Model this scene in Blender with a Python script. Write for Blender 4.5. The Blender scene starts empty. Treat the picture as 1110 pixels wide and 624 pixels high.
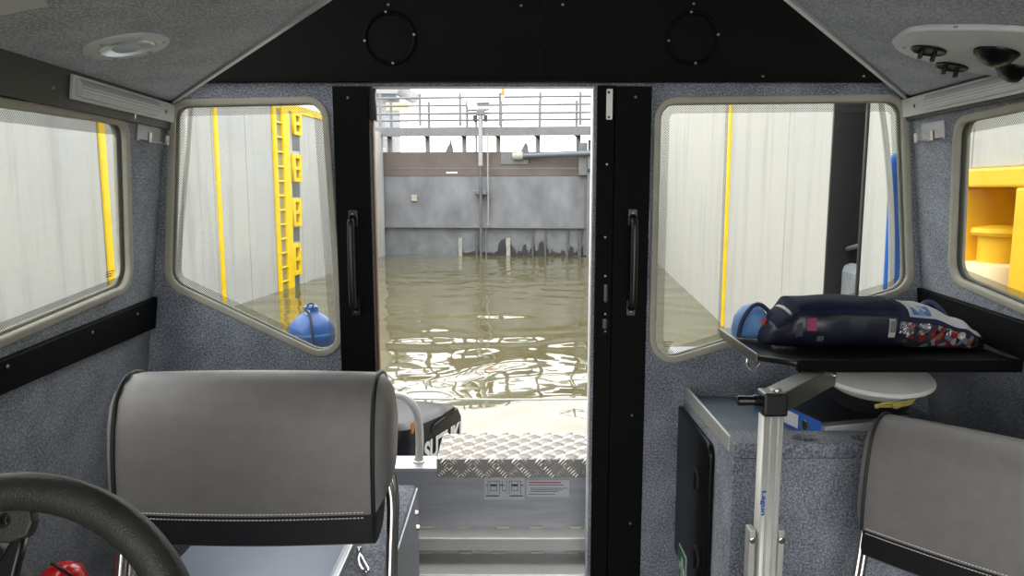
import bpy, bmesh, math, random
from mathutils import Vector, Matrix, noise
random.seed(7)
SC = bpy.context.scene
COL = SC.collection
# ------------------------------------------------------------------ camera, sky, light, exposure
FPX, CX, CY = 800.0, 555.0, 312.0
PITCH = math.atan(107/800)
EYE = Vector((0, 0, 1.55))
cam = bpy.data.cameras.new('camera'); camo = bpy.data.objects.new('camera', cam); COL.objects.link(camo)
cam.sensor_width = 36; cam.sensor_fit = 'HORIZONTAL'; cam.lens = FPX/1110*36; cam.clip_start = .02; cam.clip_end = 500
camo.location = EYE; camo.rotation_euler = (math.pi/2-PITCH, 0, 0)
SC.camera = camo
world = bpy.data.worlds.new('sky'); SC.world = world; world.use_nodes = True
wb = world.node_tree.nodes['Background']
wb.inputs[0].default_value = (1.0, .995, .985, 1); wb.inputs[1].default_value = 2.4
sun = bpy.data.lights.new('hazy_sun', 'SUN'); sun.energy = .5; sun.angle = math.radians(25); sun.color = (1, .95, .86)
suno = bpy.data.objects.new('hazy_sun', sun); COL.objects.link(suno)
suno.rotation_euler = (math.radians(38), math.radians(-12), 0); suno.location = (0, -5, 12)
vs = SC.view_settings
vs.view_transform = 'Standard'; vs.look = 'None'; vs.gamma = 1; vs.use_curve_mapping = False; vs.exposure = 0.75
SC.cycles.use_denoising = True
SC.cycles.max_bounces = 10; SC.cycles.transparent_max_bounces = 16

# ------------------------------------------------------------------ view rays: pixel of the 1110x624 frame -> point on a plane of the place
_F = Vector((0, math.cos(PITCH), -math.sin(PITCH))); _U = Vector((0, math.sin(PITCH), math.cos(PITCH)))
def ray(x, y): return _F + Vector(((x-CX)/FPX, 0, 0)) + _U*((CY-y)/FPX)
def PY(x, y, Y): d = ray(x, y); return EYE + d*(Y/d.y)
def PZ(x, y, z): d = ray(x, y); return EYE + d*((z-EYE.z)/d.z)
class Frame:
    """a plane of the place: origin, in-plane axes ux, uy, normal n = ux x uy"""
    def __init__(s, o, ux, uy):
        s.o = Vector(o); s.ux = Vector(ux).normalized(); n = s.ux.cross(Vector(uy)).normalized()
        s.uy = n.cross(s.ux).normalized(); s.n = n
    def M(s, w=0, u=0, v=0):
        o = s.p(u, v, w); m = Matrix((s.ux, s.uy, s.n)).transposed().to_4x4(); m.translation = o; return m
    def p(s, u, v, w=0): return s.o + s.ux*u + s.uy*v + s.n*w
    def pix(s, x, y, w=0):
        d = ray(x, y); o = s.o + s.n*w; return EYE + d*((o-EYE).dot(s.n)/d.dot(s.n))
    def uv(s, x, y, w=0):
        q = s.pix(x, y, w)-s.o; return (q.dot(s.ux), q.dot(s.uy))
    def uvs(s, pts, w=0): return [s.uv(a, b, w) for a, b in pts]

# ------------------------------------------------------------------ materials
def lin(c): c = c/255; return c/12.92 if c <= .04045 else ((c+.055)/1.055)**2.4
def rgb(*c): return tuple(lin(v) for v in c)+(1,)
class NT:
    def __init__(s, name):
        s.m = bpy.data.materials.new(name); s.m.use_nodes = True; s.t = s.m.node_tree; s.N = s.t.nodes; s.L = s.t.links
        s.b = s.N['Principled BSDF']; s.out = s.N['Material Output']
    def n(s, typ, **kw):
        q = s.N.new(typ)
        for k, v in kw.items():
            if k.startswith('i_'): q.inputs[int(k[2:])].default_value = v
            elif isinstance(v, (int, float, str, bool, tuple)) and hasattr(q, k): setattr(q, k, v)
        return q
    def l(s, a, b): s.L.new(a, b)
    def co(s, scale=(1, 1, 1)):
        t = s.n('ShaderNodeTexCoord'); m = s.n('ShaderNodeMapping'); m.inputs[3].default_value = scale
        s.l(t.outputs['Object'], m.inputs[0]); return m.outputs[0]
    def noise(s, vec, scale, detail=3, rough=.55):
        q = s.n('ShaderNodeTexNoise'); q.inputs['Scale'].default_value = scale; q.inputs['Detail'].default_value = detail
        q.inputs['Roughness'].default_value = rough; s.l(vec, q.inputs['Vector']); return q.outputs[0]
    def ramp(s, fac, stops, const=False):
        r = s.n('ShaderNodeValToRGB'); e = r.color_ramp.elements
        if const: r.color_ramp.interpolation = 'CONSTANT'
        while len(e) < len(stops): e.new(.5)
        for q, (p, c) in zip(e, stops): q.position = p; q.color = c
        s.l(fac, r.inputs[0]); return r.outputs[0]
    def mix(s, fac, a, b, mode='MIX'):
        q = s.n('ShaderNodeMix'); q.data_type = 'RGBA'; q.blend_type = mode
        for i, v in ((0, fac), (6, a), (7, b)):
            if hasattr(v, 'is_linked'): s.l(v, q.inputs[i])
            else: q.inputs[i].default_value = v
        return q.outputs[2]
    def bump(s, h, strength=.3, dist=.002):
        q = s.n('ShaderNodeBump'); q.inputs['Strength'].default_value = strength; q.inputs['Distance'].default_value = dist
        s.l(h, q.inputs['Height']); s.l(q.outputs[0], s.b.inputs['Normal'])
def mat(name, col, rough=.5, metal=0, var=.12, nscale=18, bump=0, bscale=200, stretch=(1, 1, 1), spec=.5, coat=0):
    t = NT(name); v = t.co(stretch); n = t.noise(v, nscale)
    lo = tuple(c*(1-var) for c in col[:3])+(1,); hi = tuple(min(1, c*(1+var)) for c in col[:3])+(1,)
    t.l(t.ramp(n, [(.3, lo), (.7, hi)]), t.b.inputs['Base Color'])
    t.b.inputs['Roughness'].default_value = rough; t.b.inputs['Metallic'].default_value = metal
    t.b.inputs['Specular IOR Level'].default_value = spec; t.b.inputs['Coat Weight'].default_value = coat
    if bump: t.bump(t.noise(v, bscale), bump)
    return t.m
def fleece(name, a, b, c):
    t = NT(name); v = t.co(); n1 = t.noise(v, 190, 2, .75); n2 = t.noise(v, 9, 3)
    col = t.ramp(n1, [(.34, a), (.5, b), (.66, c)])
    t.l(t.mix(.25, col, t.ramp(n2, [(.3, a), (.7, c)])), t.b.inputs['Base Color'])
    t.b.inputs['Roughness'].default_value = .95; t.b.inputs['Specular IOR Level'].default_value = .15
    t.b.inputs['Sheen Weight'].default_value = .25
    t.bump(n1, .6, .003); return t.m
def concrete(name, base, warm):
    t = NT(name); v = t.co(); st = t.co((1.6, .12, 1)); n1 = t.noise(v, .6, 5, .6); n2 = t.noise(st, 2.2, 6, .65); n3 = t.noise(v, 9, 6, .7)
    lo = tuple(c*.72 for c in base[:3])+(1,)
    c = t.mix(t.ramp(n1, [(.35, (0, 0, 0, 1)), (.7, (1, 1, 1, 1))]), base, warm)
    c = t.mix(t.ramp(n2, [(.5, (0, 0, 0, 1)), (.75, (.8, .8, .8, 1))]), c, lo)
    c = t.mix(t.ramp(n3, [(.55, (0, 0, 0, 1)), (.8, (.45, .45, .45, 1))]), c, lo)
    t.l(c, t.b.inputs['Base Color']); t.b.inputs['Roughness'].default_value = .9; t.b.inputs['Specular IOR Level'].default_value = .2
    t.bump(n3, .4, .01); return t.m
def glassmat():
    t = NT('window_glass'); tr = t.n('ShaderNodeBsdfTransparent'); gl = t.n('ShaderNodeBsdfGlossy'); lw = t.n('ShaderNodeLayerWeight'); mp = t.n('ShaderNodeMath'); mm = t.n('ShaderNodeMath'); mx = t.n('ShaderNodeMixShader')
    tr.inputs[0].default_value = (.93, .95, .945, 1); gl.inputs['Roughness'].default_value = .01; mp.operation = 'POWER'; mp.inputs[1].default_value = 5; mm.operation = 'MULTIPLY_ADD'; mm.inputs[1].default_value = .5; mm.inputs[2].default_value = .006
    t.l(lw.outputs['Facing'], mp.inputs[0]); t.l(mp.outputs[0], mm.inputs[0]); t.l(mm.outputs[0], mx.inputs[0]); t.l(tr.outputs[0], mx.inputs[1]); t.l(gl.outputs[0], mx.inputs[2]); t.l(mx.outputs[0], t.out.inputs[0]); return t.m
def dots(name, pitch, dark, thr=0.0, base=None):
    """a printed dot screen: dark dots, clear between (or base fabric between)"""
    t = NT(name); k = math.pi/pitch; v = t.co((k, k, k)); sp = t.n('ShaderNodeSeparateXYZ'); t.l(v, sp.inputs[0])
    def m(op, a, b=None):
        q = t.n('ShaderNodeMath'); q.operation = op
        for i, x in enumerate((a, b)):
            if x is None: continue
            if hasattr(x, 'is_linked'): t.l(x, q.inputs[i])
            else: q.inputs[i].default_value = x
        return q.outputs[0]
    f = m('GREATER_THAN', m('MULTIPLY', m('SINE', sp.outputs[0]), m('SINE', sp.outputs[1])), thr)
    if base:
        t.l(t.mix(f, dark, base), t.b.inputs['Base Color']); t.b.inputs['Roughness'].default_value = .8; return t.m
    t.b.inputs['Base Color'].default_value = dark; t.b.inputs['Roughness'].default_value = .6
    tr = t.n('ShaderNodeBsdfTransparent'); mx = t.n('ShaderNodeMixShader')
    t.l(f, mx.inputs[0]); t.l(tr.outputs[0], mx.inputs[1]); t.l(t.b.outputs[0], mx.inputs[2]); t.l(mx.outputs[0], t.out.inputs[0]); return t.m
def clearfilm():
    t = NT('clear_plastic_film'); tr = t.n('ShaderNodeBsdfTransparent'); gl = t.n('ShaderNodeBsdfGlossy'); mx = t.n('ShaderNodeMixShader'); v = t.co()
    gl.inputs['Roughness'].default_value = .08; mx.inputs[0].default_value = .16
    b = t.n('ShaderNodeBump'); b.inputs['Distance'].default_value = .02; t.l(t.noise(v, 28, 3), b.inputs['Height']); t.l(b.outputs[0], gl.inputs['Normal'])
    t.l(tr.outputs[0], mx.inputs[1]); t.l(gl.outputs[0], mx.inputs[2]); t.l(mx.outputs[0], t.out.inputs[0]); return t.m
def watermat():
    t = NT('canal_water'); v = t.co(); n = t.noise(v, .35, 3)
    t.l(t.ramp(n, [(.3, rgb(86, 82, 54)), (.7, rgb(95, 91, 61))]), t.b.inputs['Base Color'])
    t.b.inputs['Roughness'].default_value = .03; t.b.inputs['IOR'].default_value = 1.55
    t.bump(t.noise(v, 6, 1), .2, .004); return t.m
def printmat(name, stops, scale, stretch=(1, 1, 1)):
    t = NT(name); v = t.co(stretch); q = t.n('ShaderNodeTexVoronoi'); q.inputs['Scale'].default_value = scale; t.l(v, q.inputs['Vector'])
    sp = t.n('ShaderNodeSeparateXYZ'); t.l(q.outputs['Color'], sp.inputs[0])
    t.l(t.ramp(sp.outputs[0], stops, True), t.b.inputs['Base Color']); t.b.inputs['Roughness'].default_value = .35; return t.m

FL = fleece('grey_fleece', rgb(70, 75, 84), rgb(120, 126, 136), rgb(178, 184, 194))
FLC = fleece('ceiling_fleece', rgb(112, 115, 124), rgb(162, 165, 174), rgb(214, 216, 224))
BLK = mat('black_panel', rgb(7, 7, 9), .65, 0, .15, 12, .1, 300, spec=.12)
BPL = mat('black_plastic', rgb(20, 20, 22), .32, 0, .1)
GPL = mat('glossy_black', rgb(9, 9, 11), .3, 0, .1, spec=.3)
GSK = mat('window_gasket', rgb(168, 164, 150), .55, 0, .08)
VGR = mat('grey_vinyl', rgb(130, 126, 125), .42, 0, .06, 30, .25, 900)
VBK = mat('black_vinyl', rgb(24, 24, 26), .5, 0, .1, 30, .25, 900)
ALU = mat('brushed_aluminium', rgb(196, 197, 200), .36, .7, .08, 14, .12, 60, (1, 14, 14))
ALG = mat('dull_aluminium', rgb(172, 174, 180), .45, .45, .12, 5, .12, 40, (1, 9, 9))
DAL = mat('dark_aluminium', rgb(112, 112, 108), .36, .7, .08)
ANO = mat('anodised_aluminium', rgb(200, 200, 194), .38, .35, .04)
STL = mat('polished_steel', rgb(205, 200, 195), .13, 1, .04)
LGP = mat('light_grey_plastic', rgb(206, 206, 206), .45, 0, .05)
WHP = mat('white_plastic', rgb(225, 226, 226), .4, 0, .04)
DIF = mat('frosted_diffuser', rgb(190, 194, 200), .25, 0, .05)
CON = concrete('lock_concrete', rgb(172, 172, 172), rgb(180, 179, 174))
COR = concrete('lock_concrete_warm', rgb(178, 177, 173), rgb(184, 181, 172))
YEL = mat('yellow_paint', rgb(236, 196, 12), .5, 0, .08, 6)
YEO = mat('yellow_gate_paint', rgb(238, 186, 16), .5, 0, .1, 5)
GTB = mat('gate_blue_grey', rgb(114, 117, 122), .6, .1, .3, 1.6, .15, 20, (1, .6, 1))
GTW = mat('gate_wet_steel', rgb(108, 113, 117), .5, .1, .25, 2.5)
GTR = mat('gate_brown_band', rgb(96, 87, 84), .75, 0, .16, 1.6, .2, 25)
GST = mat('gate_galvanised', rgb(104, 106, 108), .5, .3, .12, 4)
DRK = mat('dark_wet_stain', rgb(84, 85, 84), .6, 0, .2)
DKS = mat('black_steel', rgb(34, 34, 34), .5, 0, .25, 2)
RUB = mat('black_rubber', rgb(30, 31, 30), .55, 0, .15, 25, .3, 400)
WHL = mat('wheel_leatherette', rgb(52, 52, 48), .42, 0, .15, 20, .5, 500)
RED = mat('red_enamel', rgb(205, 24, 26), .22, 0, .05, coat=.4)
BLU = mat('blue_fender_vinyl', rgb(46, 86, 150), .35, 0, .08, 6)
BL2 = mat('bright_blue_foam', rgb(16, 104, 196), .5, 0, .06)
LBL = mat('light_blue_fabric', rgb(96, 142, 196), .6, 0, .12, 20)
NVY = mat('navy_fabric', rgb(28, 38, 78), .6, 0, .2, 30, .3, 400)
NVD = mat('dark_navy_film', rgb(15, 18, 36), .42, 0, .5, 22, .5, 30, coat=.15)
BND = mat('binder_blue', rgb(34, 96, 190), .35, 0, .05)
PAP = mat('paper', rgb(222, 222, 222), .8, 0, .06, 40)
CAPW = mat('white_cap_cloth', rgb(244, 246, 238), .75, 0, .04)
CAPB = mat('black_wool', rgb(16, 16, 18), .9, 0, .1)
GLD = mat('gold_cord', rgb(232, 214, 120), .6, 0, .18, 200)
GRN = mat('sign_green', rgb(0, 132, 76), .4, 0, .05)
PNK = mat('pink_sticker', rgb(196, 40, 120), .4, 0, .05)
ORG = mat('orange_lens', rgb(228, 118, 10), .25, 0, .05)
SLT = mat('slate_plate', rgb(118, 130, 138), .4, .3, .15, 8)
SBX = mat('blue_grey_seat_top', rgb(128, 136, 152), .35, .2, .06, 5)
BEI = mat('beige_board', rgb(150, 146, 124), .6, 0, .05)
TXB = mat('text_black', rgb(40, 40, 42), .6); TXR = mat('text_red', rgb(190, 70, 60), .6); TXU = mat('text_blue', rgb(40, 80, 170), .5)
TXW = mat('text_white', rgb(235, 235, 232), .5)
STK = mat('sticker_silver', rgb(196, 200, 205), .4, .2, .04)
ROP = mat('dark_rope', rgb(50, 56, 70), .8, 0, .5, 160)
GLS = glassmat(); FRT = dots('frit_dots', .0036, rgb(84, 84, 80), .15); FILM = clearfilm(); WAT = watermat()
MSH = dots('mesh_fabric', .0042, rgb(14, 18, 40), .25, rgb(44, 58, 108))
PHO = printmat('photo_print', [(0, rgb(40, 44, 60)), (.32, rgb(170, 36, 46)), (.45, rgb(140, 165, 190)), (.58, rgb(190, 120, 90)), (.64, rgb(70, 80, 100)), (.86, rgb(205, 205, 205))], 75)
PPB = printmat('paper_blue_print', [(0, rgb(90, 140, 205)), (.5, rgb(130, 170, 220)), (.8, rgb(225, 230, 238))], 60)

# ------------------------------------------------------------------ object helpers
WM = {}
def link(o, parent, M):
    COL.objects.link(o)
    if parent is not None:
        o.parent = parent; o.matrix_parent_inverse = WM[parent.name].inverted()
    o.matrix_basis = M; WM[o.name] = M.copy()
def tags(o, label=None, cat=None, group=None, kind=None):
    for k, v in (('label', label), ('category', cat), ('group', group), ('kind', kind)):
        if v: o[k] = v
    return o
def thing(name, label, cat, loc=(0, 0, 0), rotz=0, group=None, kind=None):
    o = bpy.data.objects.new(name, None); o.empty_display_size = .05
    link(o, None, Matrix.Translation(Vector(loc)) @ Matrix.Rotation(rotz, 4, 'Z')); return tags(o, label, cat, group, kind)
def add(name, me, m, parent=None, M=None, local=False, label=None, cat=None, group=None, kind=None, smooth=False):
    M = Matrix() if M is None else M
    if local: M = WM[parent.name] @ M
    if parent is None and M == Matrix():                       # a thing of one mesh: origin at its base
        xs = [v.co for v in me.vertices]
        if xs:
            b = Vector(((min(c.x for c in xs)+max(c.x for c in xs))/2, (min(c.y for c in xs)+max(c.y for c in xs))/2, min(c.z for c in xs)))
            me.transform(Matrix.Translation(-b)); M = Matrix.Translation(b)
    if m is not None and not me.materials: me.materials.append(m)
    if smooth:
        for p in me.polygons: p.use_smooth = True
        try: me.set_sharp_from_angle(angle=math.radians(40))
        except Exception: pass
    o = bpy.data.objects.new(name, me); link(o, parent, M); return tags(o, label, cat, group, kind)
def dup(o, M, parent=None):
    c = o.copy()
    for k in list(c.keys()):
        if k in ('label', 'category', 'group', 'kind'): pass
    COL.objects.link(c); c.parent = parent
    c.matrix_parent_inverse = WM[parent.name].inverted() if parent else Matrix()
    c.matrix_basis = M; WM[c.name] = M.copy(); return c
def dup_tree(o, M):
    """copy of a thing, its parts and their sub-parts"""
    T = M @ WM[o.name].inverted(); kids = [x for x in COL.objects if x.parent is o]
    r = dup(o, M)
    for k in kids:
        c = dup(k, T @ WM[k.name], r)
        for g in [x for x in COL.objects if x.parent is k]: dup(g, T @ WM[g.name], c)
    return r
def mesh_of(bm, name='m'):
    bmesh.ops.recalc_face_normals(bm, faces=bm.faces); me = bpy.data.meshes.new(name); bm.to_mesh(me); bm.free(); return me
def bbox(bm, lo, hi, M=None, bev=0):
    lo, hi = Vector(lo), Vector(hi); c = (lo+hi)/2; s = hi-lo
    r = bmesh.ops.create_cube(bm, size=1, matrix=(M or Matrix()) @ Matrix.Translation(c) @ Matrix.Diagonal((abs(s.x), abs(s.y), abs(s.z), 1)))
    if bev:
        es = list({e for v in r['verts'] for e in v.link_edges}); bmesh.ops.bevel(bm, geom=es, offset=bev, segments=2, profile=.5, affect='EDGES')
def box(lo, hi, M=None, bev=.003):
    bm = bmesh.new(); bbox(bm, lo, hi, M, bev); return mesh_of(bm)
def tube_bm(bm, pts, r, seg=12, closed=False, cap=True, flat=None):
    pts = [Vector(p) for p in pts]; n = len(pts); rings = []
    rr = r if isinstance(r, (list, tuple)) else [r]*n
    tang = []
    for i in range(n):
        a = pts[i-1] if (i or closed) else pts[i]; b = pts[(i+1) % n] if (i < n-1 or closed) else pts[i]
        tang.append((b-a).normalized())
    up = Vector((0, 0, 1)) if abs(tang[0].z) < .9 else Vector((0, 1, 0))
    N = (up-tang[0]*up.dot(tang[0])).normalized()
    for i in range(n):
        if i: N = (N-tang[i]*N.dot(tang[i])).normalized()
        B = tang[i].cross(N); ring = []
        for k in range(seg):
            a = 2*math.pi*k/seg; ring.append(bm.verts.new(pts[i]+N*(math.cos(a)*rr[i])+B*(math.sin(a)*rr[i])))
        rings.append(ring)
    for i in range(n if closed else n-1):
        A, B = rings[i], rings[(i+1) % n]
        for k in range(seg): bm.faces.new((A[k], A[(k+1) % seg], B[(k+1) % seg], B[k]))
    if cap and not closed: bm.faces.new(rings[0][::-1]); bm.faces.new(rings[-1])
def tube(pts, r, seg=12, closed=False):
    bm = bmesh.new(); tube_bm(bm, pts, r, seg, closed); return mesh_of(bm)
def smoothpath(pts, n=6):
    pts = [Vector(p) for p in pts]; out = []
    for i in range(len(pts)-1):
        p0 = pts[max(i-1, 0)]; p1 = pts[i]; p2 = pts[i+1]; p3 = pts[min(i+2, len(pts)-1)]
        for k in range(n):
            t = k/n; out.append(.5*((2*p1)+(p2-p0)*t+(2*p0-5*p1+4*p2-p3)*t*t+(3*p1-p0-3*p2+p3)*t**3))
    return out+[pts[-1]]
def lathe(prof, seg=32, M=None):
    """profile [(r, z)...] turned about local z"""
    bm = bmesh.new(); rings = []
    for r, z in prof:
        if r < 1e-6: rings.append([bm.verts.new((0, 0, z))]*seg)
        else: rings.append([bm.verts.new((r*math.cos(2*math.pi*k/seg), r*math.sin(2*math.pi*k/seg), z)) for k in range(seg)])
    for A, B in zip(rings, rings[1:]):
        for k in range(seg):
            q = []
            for v in (A[k], A[(k+1) % seg], B[(k+1) % seg], B[k]):
                if v not in q: q.append(v)
            if len(q) > 2: bm.faces.new(q)
    me = mesh_of(bm)
    if M is not None: me.transform(M)
    return me
def loft(rings, caps=True):
    bm = bmesh.new(); R = [[bm.verts.new(p) for p in r] for r in rings]; n = len(R[0])
    for A, B in zip(R, R[1:]):
        for k in range(n): bm.faces.new((A[k], A[(k+1) % n], B[(k+1) % n], B[k]))
    if caps: bm.faces.new(R[0][::-1]); bm.faces.new(R[-1])
    return mesh_of(bm)
def rpoly(pts, r, seg=6):
    """polygon with rounded corners; r one radius or a list"""
    n = len(pts); out = []; rs = r if isinstance(r, (list, tuple)) else [r]*n
    for i in range(n):
        p = Vector(pts[i]); a = Vector(pts[i-1])-p; b = Vector(pts[(i+1) % n])-p; la, lb = a.length, b.length; a.normalize(); b.normalize()
        ang = a.angle(b); d = min(rs[i]/math.tan(ang/2), la*.48, lb*.48); rr = d*math.tan(ang/2)
        if rr < 1e-5: out.append((p.x, p.y)); continue
        c = p+(a+b).normalized()*(rr/math.sin(ang/2)); s = p+a*d-c; e = p+b*d-c
        a0 = math.atan2(s.y, s.x); a1 = math.atan2(e.y, e.x); da = (a1-a0+math.pi) % (2*math.pi)-math.pi
        for k in range(seg+1): t = a0+da*k/seg; out.append((c.x+rr*math.cos(t), c.y+rr*math.sin(t)))
    return out
def inset(poly, d):
    """shrink a convex-ish outline by d (towards its inside)"""
    n = len(poly); ar = sum(poly[i][0]*poly[(i+1) % n][1]-poly[(i+1) % n][0]*poly[i][1] for i in range(n)); s = 1 if ar > 0 else -1; out = []
    for i in range(n):
        p = Vector(poly[i]); a = (p-Vector(poly[i-1])); b = (Vector(poly[(i+1) % n])-p)
        na = Vector((-a.y, a.x)).normalized(); nb = Vector((-b.y, b.x)).normalized(); m = (na+nb)
        m = m.normalized()/max(.3, math.cos(na.angle(nb)/2)) if m.length > 1e-6 else na
        out.append((p.x+m.x*d*s, p.y+m.y*d*s))
    return out
def plate(polys, thick, bev=0.0):
    """flat plate between local z = 0 and thick: first outline is the edge, others are holes"""
    cu = bpy.data.curves.new('c', 'CURVE'); cu.dimensions = '2D'; cu.fill_mode = 'BOTH'
    for P in polys:
        s = cu.splines.new('POLY'); s.points.add(len(P)-1); s.use_cyclic_u = True
        for q, p in zip(s.points, P): q.co = (p[0], p[1], 0, 1)
    cu.extrude = max(1e-5, thick/2-bev); cu.bevel_depth = bev; cu.bevel_resolution = 2
    if bev: cu.offset = -bev
    o = bpy.data.objects.new('c', cu); COL.objects.link(o); dg = bpy.context.evaluated_depsgraph_get()
    me = bpy.data.meshes.new_from_object(o.evaluated_get(dg)); bpy.data.objects.remove(o); bpy.data.curves.remove(cu)
    me.transform(Matrix.Translation((0, 0, thick/2)))
    bm = bmesh.new(); bm.from_mesh(me); bmesh.ops.remove_doubles(bm, verts=bm.verts, dist=1e-5); bm.to_mesh(me); bm.free(); return me
def circ(u, v, r, n=28, ry=None): return [(u+r*math.cos(2*math.pi*k/n), v+(ry or r)*math.sin(2*math.pi*k/n)) for k in range(n)]
def rect(u0, v0, u1, v1): return [(u0, v0), (u1, v0), (u1, v1), (u0, v1)]
def text_mesh(s, size, thick=.0006, bold=0):
    cu = bpy.data.curves.new('t', 'FONT'); cu.offset = bold; cu.body = s; cu.size = size; cu.extrude = thick; cu.align_x = 'LEFT'
    o = bpy.data.objects.new('t', cu); COL.objects.link(o); dg = bpy.context.evaluated_depsgraph_get()
    me = bpy.data.meshes.new_from_object(o.evaluated_get(dg)); bpy.data.objects.remove(o); bpy.data.curves.remove(cu); return me
def align_z(p, d, roll=0):
    z = Vector(d).normalized(); q = z.to_track_quat('Z', 'Y').to_matrix().to_4x4(); q.translation = Vector(p); return q
SCREW = lathe([(0, .003), (.002, .003), (.0038, .0018), (.0042, 0)], 10); SCREW.materials.append(mat('dull_screw', rgb(150, 148, 144), .35, .9))
def screws(fr, pixels, parent, w):
    for x, y in pixels:
        add('screw', SCREW, None, parent, align_z(fr.pix(x, y, w), fr.n))

# ------------------------------------------------------------------ planes of the cabin and of the lock
YB = 2.2
B = Frame((0, YB, 0), (1, 0, 0), (0, 0, 1))                                    # aft bulkhead, facing forward
dl = Vector((-62/800, 1, 0)).normalized(); dr = Vector((58/800, 1, 0)).normalized()
L = Frame(PY(180, 125, YB), dl, PY(180, 125, YB)-PY(161, 405, YB))              # port side, facing inboard
R = Frame(PY(987, 120, YB), -dr, PY(987, 120, YB)-PY(998, 312, YB))             # starboard side
SL = math.radians(14)
CLp = PY(183, 110, YB-.02); CRp = PY(988, 106, YB-.02)
CL = Frame(CLp, dl, (math.cos(SL), 0, math.sin(SL)))                            # sloping ceiling panels, facing down
CR = Frame(CRp, (-math.cos(SL), 0, math.sin(SL)), dr)
ax = Vector((.09, 1, 0)).normalized(); px_ = Vector((ax.y, -ax.x, 0))
WZ = -.25
LW = Frame((-3.908-.09*15.69, 0, WZ), ax, (0, 0, 1))                            # lock wall beyond the port windows
RW = Frame((1.95, 0, WZ), -ax, (0, 0, 1))
G = Frame((0, 20.1, WZ), px_, (0, 0, 1))                                       # lock gate

# ------------------------------------------------------------------ water
def water():
    x0, x1, y0, y1, nx, ny = -6.2, 4.4, 2.6, 20.5, 230, 400
    vs_, fs = [], []
    for j in range(ny+1):
        t = j/ny; y = y0+(y1-y0)*(t**1.35)
        for i in range(nx+1):
            x = x0+(x1-x0)*i/nx
            wx = noise.noise((x*.9, y*.9, 20.3))*.55; wy = noise.noise((x*.9+7, y*.9, 31.7))*.55
            a1 = x*.94+y*.34+wx; b1 = -x*.34+y*.94+wy; a2 = x*.82-y*.57+wy; b2 = x*.57+y*.82-wx
            h = noise.noise((a1*.85, b1*1.9, 3.1))*.0125+noise.noise((a2*1.2+5, b2*2.3, 8.4))*.0065+noise.noise((a1*3.1, b2*3.9, 2.2))*.0016
            vs_.append((x, y, WZ+h))
    for j in range(ny):
        for i in range(nx):
            a = j*(nx+1)+i; fs.append((a, a+1, a+nx+2, a+nx+1))
    k = len(vs_)
    vs_ += [(-9, -8, WZ-.03), (9, -8, WZ-.03), (9, 2.62, WZ-.03), (-9, 2.62, WZ-.03)]; fs.append((k, k+1, k+2, k+3))
    me = bpy.data.meshes.new('water'); me.from_pydata(vs_, [], fs); me.update()
    add('water', me, WAT, label='olive brown rippling water filling the lock basin', cat='water', kind='structure', smooth=True, M=Matrix.Translation((0, 0, 1e-4)))
water()

# ------------------------------------------------------------------ cabin shell
W1 = rpoly(B.uvs([(185, 110), (354, 106), (374, 400), (180, 308)]), [.05, .06, .07, .07])      # port aft window
W2 = rpoly(B.uvs([(711, 107), (982, 104), (989, 314), (704, 400)]), [.06, .06, .07, .07])      # starboard aft window
DOOR = B.uvs([(400, 93), (645, 93)]); d0, d1, dtop = DOOR[0][0], DOOR[1][0], DOOR[0][1]
cl0 = B.uv(180, 125)
wl = [(-1.30, 0), (d0, 0), (d0, dtop), (d1, dtop), (d1, 0), (1.42, 0), (1.30, .9), (1.12, 2.1), (.95, 2.42), (-.95, 2.42), (-.97, 2.1), (-1.17, .9)]
wa = add('wall_aft', plate([wl, W1, W2], .026), FL, None, B.M(-.026), label='grey fleece bulkhead with doorway and two slanted windows', cat='wall', kind='structure')
def side_wall(nm, fr, sign, win, lab):
    # v runs up the wall from the floor; u along the boat
    vb = -(fr.o.z)/fr.uy.z; vt = .13; ua, ub = (-3.0, .0) if sign > 0 else (.0, 3.0)
    return add(nm, plate([rect(ua, vb, ub, vt), win], .022), FL, None, fr.M(-.022), label=lab, cat='wall', kind='structure')
pl = L.uvs([(0, 107), (137, 130), (142, 312), (0, 374)])
ext = lambda a, b, k: (a[0]+(a[0]-b[0])*k, a[1]+(a[1]-b[1])*k)
W3 = rpoly([ext(pl[0], pl[1], .9), pl[1], pl[2], ext(pl[3], pl[2], .9)], .06)
pr = R.uvs([(1037, 128), (1110, 112), (1110, 338), (1030, 303)])
W4 = rpoly([pr[0], ext(pr[1], pr[0], 3.5), ext(pr[2], pr[3], 3.5), pr[3]], .06)
side_wall('wall_left', L, 1, W3, 'grey fleece lined cabin side with the long window on the left')
side_wall('wall_right', R, -1, W4, 'grey fleece lined cabin side with the window on the right')
add('floor', box((-1.4, -.9, -.05), (1.45, YB+.05, 0), None, 0), mat('deck_rubber', rgb(70, 72, 74), .8, 0, .1), label='dark grey cabin deck below the seats', cat='floor', kind='structure')
add('roof', box((-1.1, -1.3, 2.42), (1.2, YB+.05, 2.47), None, 0), BLK, label='dark cabin roof above the sloping panels', cat='roof', kind='structure')

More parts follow.
